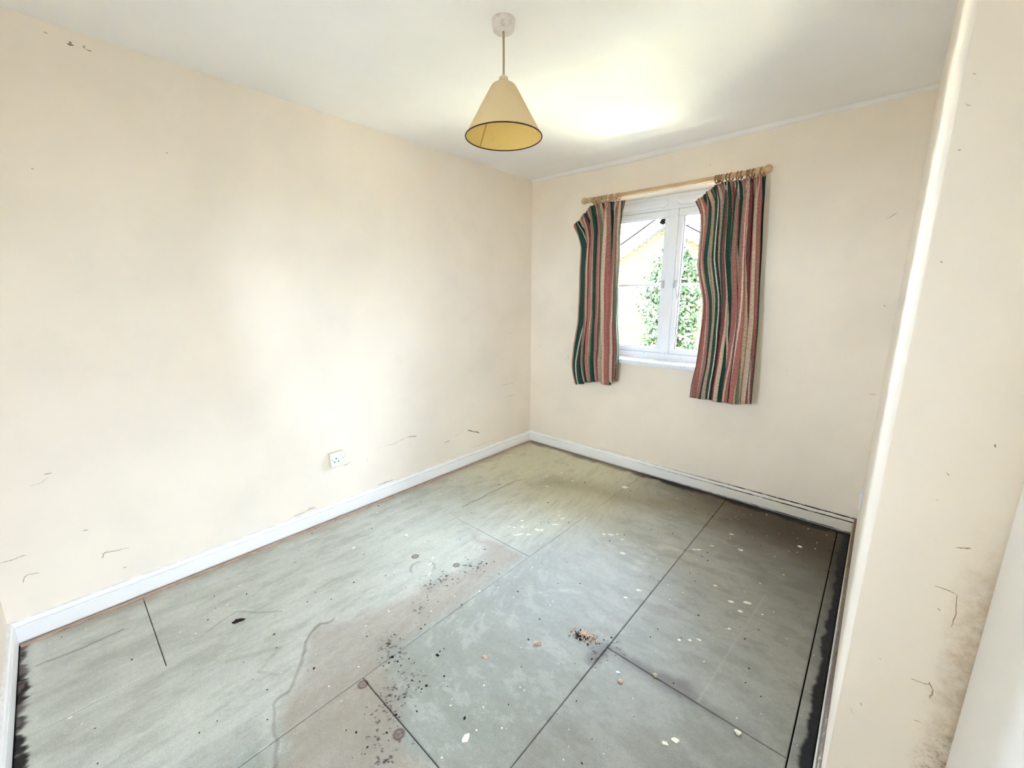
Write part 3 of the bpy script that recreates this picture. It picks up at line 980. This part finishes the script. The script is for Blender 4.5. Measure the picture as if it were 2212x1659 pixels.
stripes = [(0.0, CRM), (.10, ROSE), (.155, PALE), (.17, ROSE), (.225, SAGE), (.245, GREEN), (.32, PALE), (.335, GREEN), (.42, DROSE), (.45, CRM),
           (.53, ROSE), (.60, PALE), (.62, ROSE), (.66, SAGE), (.70, CRM), (.76, DROSE), (.80, GREEN), (.88, PALE), (.895, GREEN), (.94, ROSE)]
el = cr.color_ramp.elements
el[0].position, el[0].color = stripes[0]
el[1].position, el[1].color = stripes[1]
for p_, c_ in stripes[2:]:
    e = el.new(p_)
    e.color = c_
nt.links.new(uu, cr.inputs[0])
jac = ramp(nt, noise(nt, uv.outputs[0], 90, 4, 0.7), 0.4, 0.62, 0.78, 1.06)
cmb = N(nt, 'ShaderNodeCombineXYZ')
for i in range(3):
    nt.links.new(jac, cmb.inputs[i])
cc = mixc(nt, 1.0, cr.outputs[0], cmb.outputs[0], 'MULTIPLY')
nt.links.new(cc, b.inputs['Base Color'])
b2 = N(nt, 'ShaderNodeBsdfTranslucent')
nt.links.new(cc, b2.inputs[0])
mxs = N(nt, 'ShaderNodeMixShader')
mxs.inputs[0].default_value = 0.16
nt.links.new(b.outputs[0], mxs.inputs[1])
nt.links.new(b2.outputs[0], mxs.inputs[2])
nt.links.new(mxs.outputs[0], nt.nodes['Material Output'].inputs[0])


def polyeval(pts, t):
    pts = np.array(pts)
    d = np.r_[0, np.cumsum(np.hypot(*(np.diff(pts, axis=0).T)))]
    d /= d[-1]
    return np.stack([np.interp(t, d, pts[:, 0]), np.interp(t, d, pts[:, 1])], -1)


def smooth1(a, k):
    ker = np.ones(k) / k
    p = np.pad(a, ((k // 2, k // 2), (0, 0)), mode='edge')
    r = np.stack([np.convolve(p[:, i], ker, 'valid') for i in range(a.shape[1])], -1)
    r[0], r[-1] = a[0], a[-1]
    return r


def curtain(name, T, Lc, Rc, B, nf, cloth_w, u0, seed, label, flap):
    nu, nv = 260, 120
    u, v = np.linspace(0, 1, nu), np.linspace(0, 1, nv)
    Te, Be = smooth1(polyeval(T, u), 9), smooth1(polyeval(B, u), 9)
    Le, Re = smooth1(polyeval(Lc, v), 7), smooth1(polyeval(Rc, v), 7)
    U, Vv = np.meshgrid(u, v, indexing='ij')
    C = ((1 - Vv)[..., None] * Te[:, None] + Vv[..., None] * Be[:, None] + (1 - U)[..., None] * Le[None] + U[..., None] * Re[None]
         - ((1 - U) * (1 - Vv))[..., None] * Te[0] - (U * (1 - Vv))[..., None] * Te[-1] - ((1 - U) * Vv)[..., None] * Be[0] - (U * Vv)[..., None] * Be[-1])
    w1, w2 = vnoise(U * 5, Vv * 1.2, 1.0, seed), vnoise(U * 4, Vv * 1.5, 1.0, seed + 1)
    ph = 2 * np.pi * (nf * (U + 0.03 * (w1 - .5) + 0.012 * np.sin(Vv * 3 + seed)) + 0.4 * (w2 - .5) * Vv)
    head = np.exp(-(Vv / 0.055) ** 2)
    amp = (0.029 + 0.008 * sst(Vv, .06, .4) + 0.020 * (w2 - .5)) * (1 - 0.75 * head)
    edge = np.minimum(1, np.minimum(U, 1 - U) * 14)
    fold = np.sin(ph) + 0.28 * np.sin(2 * ph + 1.3) + 0.35 * np.sin(ph * 0.5 + seed)
    pleat = np.sin(2 * np.pi * nf * 3.2 * U + seed) * 0.006 * np.exp(-((Vv - 0.02) / 0.06) ** 2)
    pinch = -0.010 * np.exp(-((Vv - 0.075) / 0.012) ** 2)
    Yd = YF - 0.068 + amp * fold * -1 + pleat - pinch * 0.4
    Yd = Yd - flap * np.exp(-(U / 0.13) ** 2) * np.exp(-(Vv / 0.16) ** 2)
    X = C[..., 0] + edge * amp * 0.55 * np.sin(2 * ph + 0.6)
    Z = C[..., 1] + 0.004 * np.sin(ph) * Vv
    Yd = np.minimum(Yd, YF - 0.012)
    P = np.stack([X, Yd, Z], -1).reshape(-1, 3)
    i = np.arange(nu * nv).reshape(nu, nv)
    Q = np.stack([i[:-1, :-1], i[:-1, 1:], i[1:, 1:], i[1:, :-1]], -1).reshape(-1, 4)
    me = bpy.data.meshes.new(name)
    me.from_pydata(P.tolist(), [], Q.tolist())
    uvl = me.uv_layers.new(name='UVMap')
    cu = u0 + U * cloth_w + 0.02 * (w1 - .5) * Vv
    arr = np.stack([cu, Vv * 1.4], -1).reshape(-1, 2)[Q.ravel()]
    uvl.data.foreach_set('uv', arr.ravel().astype(np.float32))
    me.polygons.foreach_set('use_smooth', [True] * len(me.polygons))
    me.materials.append(m_cloth)
    root = empty(name, (float(C[..., 0].mean()), YF - 0.068, float(Z.min())))
    o = bpy.data.objects.new('drape', me)
    col.objects.link(o)
    o.parent = root
    o.matrix_parent_inverse = Matrix.Translation(-root.location)
    m = o.modifiers.new('thickness', 'SOLIDIFY')
    m.thickness = 0.0016
    # heading tape across the top of the back of the cloth
    k = 6
    Pv = np.stack([X[:, :k], Yd[:, :k] + 0.004, Z[:, :k]], -1).reshape(-1, 3)
    j = np.arange(nu * k).reshape(nu, k)
    Qt = np.stack([j[:-1, :-1], j[:-1, 1:], j[1:, 1:], j[1:, :-1]], -1).reshape(-1, 4)
    mesh_obj('heading_tape', Pv.tolist(), Qt.tolist(), m_tape, root, True)
    tag(root, label, 'curtain')
    return root


m_tape, _, _ = new_mat('white_heading_tape', (0.7, 0.68, 0.62, 1), 0.9, 0.1)
curtain('curtain', [(-1.932, 1.91), (-1.887, 1.973), (-1.835, 2.024), (-1.791, 2.051), (-1.731, 2.06), (-1.653, 2.057), (-1.578, 2.055), (-1.516, 2.050)],
        [(-1.932, 1.91), (-1.877, 1.828), (-1.844, 1.746), (-1.853, 1.553), (-1.851, 1.373), (-1.859, 1.151), (-1.897, 0.958), (-1.915, 0.8), (-1.897, 0.703), (-1.872, 0.639)],
        [(-1.516, 2.050), (-1.535, 1.947), (-1.54, 1.836), (-1.536, 1.641), (-1.541, 1.474), (-1.528, 1.165), (-1.506, 0.989), (-1.506, 0.845), (-1.512, 0.740)],
        [(-1.872, 0.639), (-1.809, 0.663), (-1.687, 0.699), (-1.581, 0.68), (-1.512, 0.740)], 6, 1.15, 0.03, 13,
        'narrow red, green and cream striped curtain hanging left of the window', 0.03)
curtain('curtain', [(-1.002, 1.961), (-0.973, 1.992), (-0.938, 2.028), (-0.899, 2.054), (-0.86, 2.06), (-0.782, 2.058), (-0.696, 2.058), (-0.629, 2.058)],
        [(-1.002, 1.961), (-0.968, 1.898), (-0.96, 1.807), (-0.964, 1.666), (-0.965, 1.55), (-0.934, 1.431), (-0.908, 1.327), (-0.904, 1.191), (-0.908, 1.068), (-0.915, 0.91), (-0.934, 0.778), (-0.938, 0.679)],
        [(-0.629, 2.058), (-0.627, 1.976), (-0.62, 1.823), (-0.607, 1.64), (-0.596, 1.426), (-0.577, 1.205), (-0.568, 0.977), (-0.559, 0.702)],
        [(-0.938, 0.679), (-0.843, 0.685), (-0.726, 0.682), (-0.643, 0.687), (-0.559, 0.702)], 7, 1.20, 0.16, 29,
        'wide red, green and cream striped curtain hanging right of the window', 0.045)


# ------------------------------------------------------------------ debris on the floor
def shard(rx, ry, h, n, rnd):
    V, F = [], []
    for k in range(2):
        for i in range(n):
            a = 2 * math.pi * i / n
            q = rnd.uniform(0.6, 1.15) * (1 if k == 0 else 0.8)
            V.append((rx * q * math.cos(a), ry * q * math.sin(a), h * (0.15 if k == 0 else rnd.uniform(.7, 1.1))))
    V += [(0, 0, 0), (0, 0, h)]
    for i in range(n):
        j = (i + 1) % n
        F += [(i, j, n + j, n + i), (j, i, 2 * n), (n + i, n + j, 2 * n + 1)]
    return V, F


m_fleck, _, _ = new_mat('white_paint_fleck', lin(232, 228, 216), 0.7, 0.2)
m_plaster, nt, b = new_mat('pinkish_plaster', lin(206, 178, 158), 0.9, 0.1)
pos, x, y, z = coords(nt)
nt.links.new(mixc(nt, ramp(nt, noise(nt, pos, 190, 4, 0.7), 0.35, 0.62), lin(150, 112, 92), lin(226, 206, 190)), b.inputs['Base Color'])
m_grit, _, _ = new_mat('dark_grit', lin(42, 36, 32), 0.9, 0.1)
m_disc, _, _ = new_mat('pale_disc', lin(236, 236, 238), 0.5, 0.3)
rnd = random.Random(5)


def debris(name, x, y, rx, ry, h, mat, label, cat, rot=0.0, n=9):
    V, F = shard(rx, ry, h, n, rnd)
    o = mesh_obj(name, V, F, mat)
    o.location = (x, y, 0.0008)
    o.rotation_euler = (0, 0, rot)
    return tag(o, label, cat)


debris('plaster_fragment', -0.864, 1.121, 0.017, 0.010, 0.010, m_plaster, 'pinkish plaster fragment lying alone on the middle floor board', 'debris', 0.7)
debris('paint_chip', -0.807, 0.685, 0.017, 0.010, 0.003, m_fleck, 'pale paint chip on the middle floor board near the bottom edge', 'paint chip', 1.9)
debris('plaster_chip', -0.169, 1.276, 0.012, 0.010, 0.006, m_fleck, 'pale plaster chip on the joint nearest the right skirting', 'debris', .4)
debris('dark_flake', -1.900, 0.356, 0.026, 0.012, 0.006, m_grit, 'dark brown flake on the floor near the left wall', 'debris', 1.2)
debris('brown_chip', -0.976, 0.936, 0.013, 0.006, 0.005, m_plaster, 'small brown chip on the floor between two long joints', 'debris', .6)
debris('grey_crumb', -0.452, 1.297, 0.012, 0.008, 0.007, m_scuff, 'grey crumb sitting on the cross joint of the right-hand boards', 'debris', .1)
debris('brown_crumb', -0.535, 1.19, 0.010, 0.008, 0.006, m_plaster, 'brown crumb on the right floor board below the cross joint', 'debris', .1)
o = debris('plastic_disc', -1.252, 2.645, 0.026, 0.022, 0.004, m_disc, 'small white oval disc on the floor below the window', 'disc', .5, 18)

V, F = [], []
mb = MB()
for i in range(150):
    a, r = rnd.uniform(0, 2 * math.pi), abs(rnd.gauss(0, .5))
    s = rnd.uniform(.0015, .006)
    v, f = shard(s, s * rnd.uniform(.6, 1), s * 1.1, 5, rnd)
    x, y = -0.738 + 0.055 * r * math.cos(a) + .3 * .055 * r * math.sin(a), 1.285 + 0.030 * r * math.sin(a)
    z = 0.0005 + max(0, .006 * (1 - r))
    mb.add([(p[0] + x, p[1] + y, p[2] + z) for p in v], f)
tag(mb.build('crumb_pile', m_plaster), 'scattered pile of pinkish plaster crumbs beside the long floor joint', 'crumbs', kind='stuff')
mb = MB()
for i in range(50):
    s = rnd.uniform(.0015, .005)
    v, f = shard(s, s * rnd.uniform(.5, 1), s, 5, rnd)
    x, y = -0.752 + rnd.gauss(0, .014), 1.27 + rnd.gauss(0, .012)
    mb.add([(p[0] + x, p[1] + y, p[2] + .001) for p in v], f)
tag(mb.build('dark_crumbs', m_grit), 'black grit mixed into the plaster crumb pile', 'crumbs', kind='stuff')

# larger white paint splashes dried on to the boards
SPL = [(-1.432, 1.66, .040, .008, 1.0), (-1.389, 1.70, .018, .008, .9), (-1.382, 1.772, .016, .014, .3), (-1.36, 1.79, .012, .014, .5), (-1.335, 1.896, .028, .008, .8),
       (-1.53, 1.687, .014, .006, .9), (-1.50, 1.70, .010, .007, .2), (-1.516, 1.792, .012, .009, 1.2), (-1.47, 1.74, .012, .008, .4), (-1.344, 1.982, .016, .008, 1.3),
       (-1.38, 2.0, .010, .006, 1.3), (-1.026, 2.023, .020, .010, .4), (-1.06, 2.0, .012, .010, 1.4), (-1.0, 2.05, .009, .007, 1.), (-0.891, 1.903, .016, .012, .4),
       (-0.953, 2.024, .016, .006, .9), (-0.611, 2.198, .014, .008, .5), (-0.592, 2.212, .016, .010, .6), (-0.419, 2.364, .013, .009, .2), (-1.92, 1.219, .013, .009, .7),
       (-1.536, 1.096, .006, .020, .3), (-1.60, 1.150, .005, .022, .2), (-1.63, 1.19, .006, .012, .3), (-0.697, 1.687, .014, .008, .4), (-0.72, 1.60, .010, .006, .4),
       (-0.413, 1.548, .008, .007, .3), (-0.445, 1.52, .008, .006, .5), (-0.385, 1.575, .010, .006, .2), (-0.347, 1.897, .014, .010, .6), (-0.29, 1.94, .016, .011, .4),
       (-0.30, 1.86, .012, .009, .5), (-0.435, 1.964, .010, .006, .4), (-0.31, 1.72, .009, .007, .2), (-0.18, 2.62, .013, .010, .5), (-0.50, 2.50, .012, .008, .4),
       (-0.55, 2.30, .012, .007, .3), (-1.69, 2.28, .014, .009, .6), (-1.80, 2.42, .014, .009, .4), (-1.60, 2.48, .013, .008, .5), (-1.95, 2.40, .012, .007, .3),
       (-1.75, 2.55, .012, .008, .8), (-2.03, .95, .010, .008, .2), (-0.31, 1.12, .012, .009, .6), (-0.33, 1.09, .010, .008, .2), (-0.56, 1.22, .009, .006, .3)]
for (x, y, rx, ry, a) in SPL:
    V, F = shard(rx, ry, 0.0012, 11, rnd)
    o = mesh_obj('paint_splash', V, F, m_fleck)
    o.location, o.rotation_euler = (x, y, 0.0004), (0, 0, a)
    for (x0, x1, y0, y1), bo in BOARDS:
        if x0 <= x <= x1 and y0 <= y <= y1:
            o.parent = bo
            break
# fine flecks too small to count
for nm, mat, cnt, lab, smin, smax in (('paint_flecks', m_fleck, 340, 'tiny white paint flecks scattered all over the floor boards', .0012, .0048),
                                      ('dark_specks', m_grit, 300, 'tiny dark specks of grit scattered over the floor boards', .0012, .0055)):
    mb = MB()
    for i in range(cnt):
        x, y = rnd.uniform(XL + .08, XR - .06), rnd.uniform(YN + .06, YF - .08)
        if nm == 'paint_flecks' and rnd.random() < .45:
            x = rnd.uniform(-1.5, -.1)
        if nm == 'dark_specks' and rnd.random() < .25:
            q = rnd.choice(MOULD)
            x, y = rnd.gauss(q[0], q[2]), rnd.gauss(q[1], q[2])
        s = rnd.uniform(smin, smax) * (1.6 if rnd.random() < .12 else 1)
        v, f = shard(s, s * rnd.uniform(.4, 1), .0014, 6, rnd)
        a = rnd.uniform(0, 6.28)
        mb.add([(x + p[0] * math.cos(a) - p[1] * math.sin(a), y + p[0] * math.sin(a) + p[1] * math.cos(a), p[2] + .0004) for p in v], f)
    if nm == 'paint_flecks':
        tag(mb.build(nm, mat, floor), lab, kind='stuff')     # dried on to the boards
    else:
        tag(mb.build(nm, mat), lab, 'grit', kind='stuff')

# ------------------------------------------------------------------ outside the window
m_ground, nt, b = new_mat('pale_garden_ground', (0.33, 0.36, 0.2, 1), 0.9, 0.1)
pos, x, y, z = coords(nt)
nt.links.new(mixc(nt, noise(nt, pos, 1.2, 4), (0.40, 0.42, 0.27, 1), (0.56, 0.53, 0.42, 1)), b.inputs['Base Color'])
m_dark_ground, _, _ = new_mat('dark_ground_tone', (0.07, 0.07, 0.065, 1), 0.9, 0.1)
struct(MB().box(-25, 25, -30, YF + TH + 0.02, -2.9, -2.7).build('added_dark_ground', m_dark_ground))  # unseen dark ground, added to hold down light from below
ground = struct(MB().box(-25, 25, YF + TH + 0.02, 40, -2.9, -2.7).build('ground', m_ground))

m_brick, nt, b = new_mat('yellow_brick', (0.3, 0.26, 0.16, 1), 0.9, 0.1)
tc = N(nt, 'ShaderNodeTexCoord')
mp = N(nt, 'ShaderNodeMapping')
mp.inputs['Rotation'].default_value = (math.radians(90), 0, 0)
nt.links.new(tc.outputs['Object'], mp.inputs[0])
br = N(nt, 'ShaderNodeTexBrick')
br.inputs['Color1'].default_value = (0.046, 0.039, 0.019, 1)
br.inputs['Color2'].default_value = (0.034, 0.029, 0.015, 1)
br.inputs['Mortar'].default_value = (0.066, 0.06, 0.042, 1)
br.inputs['Scale'].default_value = 1.0
br.inputs['Brick Width'].default_value = 0.225
br.inputs['Row Height'].default_value = 0.075
br.inputs['Mortar Size'].default_value = 0.011
nt.links.new(mp.outputs[0], br.inputs['Vector'])
nt.links.new(br.outputs['Color'], b.inputs['Base Color'])
m_tile, _, _ = new_mat('purple_grey_roof_tile', (0.026, 0.022, 0.028, 1), 0.9, 0.1)
m_tile2, _, _ = new_mat('brown_roof_tile', (0.036, 0.026, 0.027, 1), 0.9, 0.1)
m_barge, _, _ = new_mat('painted_barge_board', (0.085, 0.09, 0.105, 1), 0.7, 0.2)
m_soffit, _, _ = new_mat('soffit_shadow_tone', (0.038, 0.038, 0.050, 1), 0.8, 0.2)  # lavender tone paints in the shadow under the roof edge

house = empty('neighbour_house', (-3.9, 9.5, -2.7))
tag(house, 'yellow brick gable end of the neighbouring house seen through the window', 'house')
AX, AZ, SL, HW, GY = -3.89, 3.10, 0.585, 2.6, 9.5
ez = AZ - SL * HW
V = [(AX - HW, GY, -2.7), (AX + HW, GY, -2.7), (AX + HW, GY, ez), (AX, GY, AZ), (AX - HW, GY, ez)]
V += [(x, y + 7, z) for (x, y, z) in V]
F = [(0, 1, 2, 3, 4), (9, 8, 7, 6, 5), (0, 4, 9, 5), (1, 6, 7, 2), (0, 5, 6, 1)]
mesh_obj('gable_wall', V, F, m_brick, house)
roof = empty('roof', (AX, GY, AZ))
roof.parent = house
roof.matrix_parent_inverse = Matrix.Translation(-house.location)
ang = math.atan(SL)


def bar_on_slope(mb, s, d0, d1, y0, y1, t0, t1):
    """box along the roof slope: d = distance down the slope from the apex, t = height above the slope"""
    V = []
    for d in (d0, d1):
        for y in (y0, y1):
            for t in (t0, t1):
                V.append((AX + s * (d * math.cos(ang) + t * math.sin(ang)), y, AZ - d * math.sin(ang) + t * math.cos(ang)))
    F = [(0, 1, 3, 2), (4, 6, 7, 5), (0, 4, 5, 1), (2, 3, 7, 6), (0, 2, 6, 4), (1, 5, 7, 3)]
    mb.add(V, F)


L = (HW + 0.25) / math.cos(ang)
for s in (-1, 1):
    mb = MB()
    bar_on_slope(mb, s, 0, L, GY - 0.17, GY + 7.1, 0.0, 0.03)
    mb.build('roof_slope', m_tile, house)
    mb = MB()
    bar_on_slope(mb, s, 0, L, GY - 0.20, GY - 0.17, -0.17, 0.02)
    mb.build('barge_board', m_barge, house)
    mb = MB()
    bar_on_slope(mb, s, 0, L, GY - 0.17, GY, -0.19, -0.16)
    mb.build('soffit', m_soffit, house)
    k = 0
    d = 0.02
    while d < L - 0.3:
        mb = MB()
        bar_on_slope(mb, s, d, d + 0.285, GY - 0.24, GY + 0.1, 0.03 + 0.012, 0.075)
        mb.build('verge_tile', m_tile, house)
        d += 0.30
    for r in range(9):
        mb = MB()
        bar_on_slope(mb, s, 0.05 + r * 0.34, 0.05 + r * 0.34 + 0.335, GY + 0.1, GY + 7.0, 0.03, 0.055)
        mb.build('tile_course', m_tile, house)
bpy.data.objects.remove(roof, do_unlink=True)

# a second, taller tiled roof behind on the right
h2 = empty('rear_house', (-2.2, 19, -2.7))
tag(h2, 'taller tiled roof rising behind the brick gable to the right', 'house')
MB().box(-7.2, 2.5, 18.5, 24, -2.7, 3.4).build('wall', m_brick, h2)
for r in range(10):
    t0, t1 = r / 10, (r + 1) / 10
    y0, y1, z0, z1 = 18.2 + 3 * t0, 18.2 + 3 * t1, 3.3 + 2.8 * t0, 3.3 + 2.8 * t1
    V = [(-7.3, y0, z0 + 0.05), (2.6, y0, z0 + 0.05), (2.6, y1, z1 + 0.03), (-7.3, y1, z1 + 0.03), (-7.3, y0, z0 - .05), (2.6, y0, z0 - .05), (2.6, y1, z1 - .05), (-7.3, y1, z1 - .05)]
    F = [(0, 1, 2, 3), (4, 7, 6, 5), (0, 4, 5, 1), (1, 5, 6, 2), (2, 6, 7, 3), (3, 7, 4, 0)]
    mesh_obj('tile_course', V, F, m_tile2, h2)
MB().box(-7.3, 2.6, 18.1, 18.2, 3.13, 3.33).build('gutter', m_barge, h2)

# unseen house added further right to block low sky light
h3 = empty('sky_blocker_house', (4.5, 10.0, -2.7))
tag(h3, 'unseen brick house added right of the gable to block low sky', 'house')
MB().box(-0.6, 12, 9.6, 15.5, -2.7, 3.6).build('wall', m_brick, h3)
for s_ in (0, 1):
    y0, y1 = (9.2, 12.55) if s_ == 0 else (15.9, 12.55)
    V = [(-0.9, y0, 3.35), (12.3, y0, 3.35), (12.3, y1, 5.5), (-0.9, y1, 5.5)]
    V += [(x, y, z - .12) for (x, y, z) in V]
    F = [(0, 1, 2, 3), (7, 6, 5, 4), (0, 4, 5, 1), (1, 5, 6, 2), (2, 6, 7, 3), (3, 7, 4, 0)]
    mesh_obj('roof_slope', V, F, m_tile2, h3)
for x in (1.2, 4.2, 7.2, 10.0):
    p_ = MB().box(x - .6, x + .6, 9.55, 9.62, 0.2, 1.5).build('window', m_barge, h3)
    MB().box(x - .53, x + .53, 9.53, 9.56, 0.27, 1.43).build('pane', m_rubber, p_)

m_leaf, nt, b = new_mat('green_leaf', (0.06, 0.11, 0.03, 1), 0.6, 0.3)
oi = N(nt, 'ShaderNodeNewGeometry')
nt.links.new(mixc(nt, oi.outputs['Random Per Island'], (0.008, 0.020, 0.008, 1), (0.036, 0.055, 0.022, 1)), b.inputs['Base Color'])
m_bark, _, _ = new_mat('brown_stem', (0.08, 0.06, 0.04, 1), 0.9, 0.1)


def shrub(name, label, cx, cy, z0, z1, rx, ry, cnt, seed, leaf):
    r = np.random.RandomState(seed)
    root = tag(empty(name, (cx, cy, -2.7)), label, 'shrub')
    t = r.rand(cnt)
    a = r.rand(cnt) * 2 * np.pi
    q = np.sqrt(r.rand(cnt))
    prof = np.sqrt(np.clip(1 - np.clip((t - .55) / .45, 0, 1) ** 2, 0, 1)) * (0.8 + 0.2 * np.sin(t * 17 + a * 2))
    P = np.stack([cx + rx * prof * q * np.cos(a), cy + ry * prof * q * np.sin(a), z0 + (z1 - z0) * t], -1)
    P += r.randn(cnt, 3) * 0.05
    d1 = r.randn(cnt, 3)
    d1 /= np.linalg.norm(d1, axis=1)[:, None]
    d2 = np.cross(d1, r.randn(cnt, 3))
    d2 /= np.linalg.norm(d2, axis=1)[:, None]
    s = leaf * (0.6 + 0.7 * r.rand(cnt))[:, None]
    V = np.stack([P - d1 * s, P + d2 * s * .5, P + d1 * s, P - d2 * s * .5], 1).reshape(-1, 3)
    Q = np.arange(cnt * 4).reshape(-1, 4)
    o = mesh_obj('foliage', V.tolist(), Q.tolist(), m_leaf, root)
    o['kind'] = 'stuff'
    for k in range(5):
        x = cx + rx * .5 * (k / 2 - 1)
        pts = [(cx + (x - cx) * .3, cy, -2.7), (x, cy + .05 * k, -0.5), (x + .1 * (k - 2), cy, z0 + (z1 - z0) * .5), (x + .1 * (k - 2), cy, z0 + (z1 - z0) * .85)]
        MB().tube(pts, [.035, .03, .02, .006], 7).build('stem', m_bark, root)


shrub('tall_shrub', 'tall leafy green shrub growing against the brick gable', -3.30, 8.55, -2.2, 2.45, 0.80, 0.5, 15000, 3, 0.055)
shrub('thin_shrub', 'lower thin-leaved shrub in front of the brick gable, left of the tall one', -4.10, 7.6, -2.2, 1.10, 0.30, 0.3, 2200, 8, 0.045)
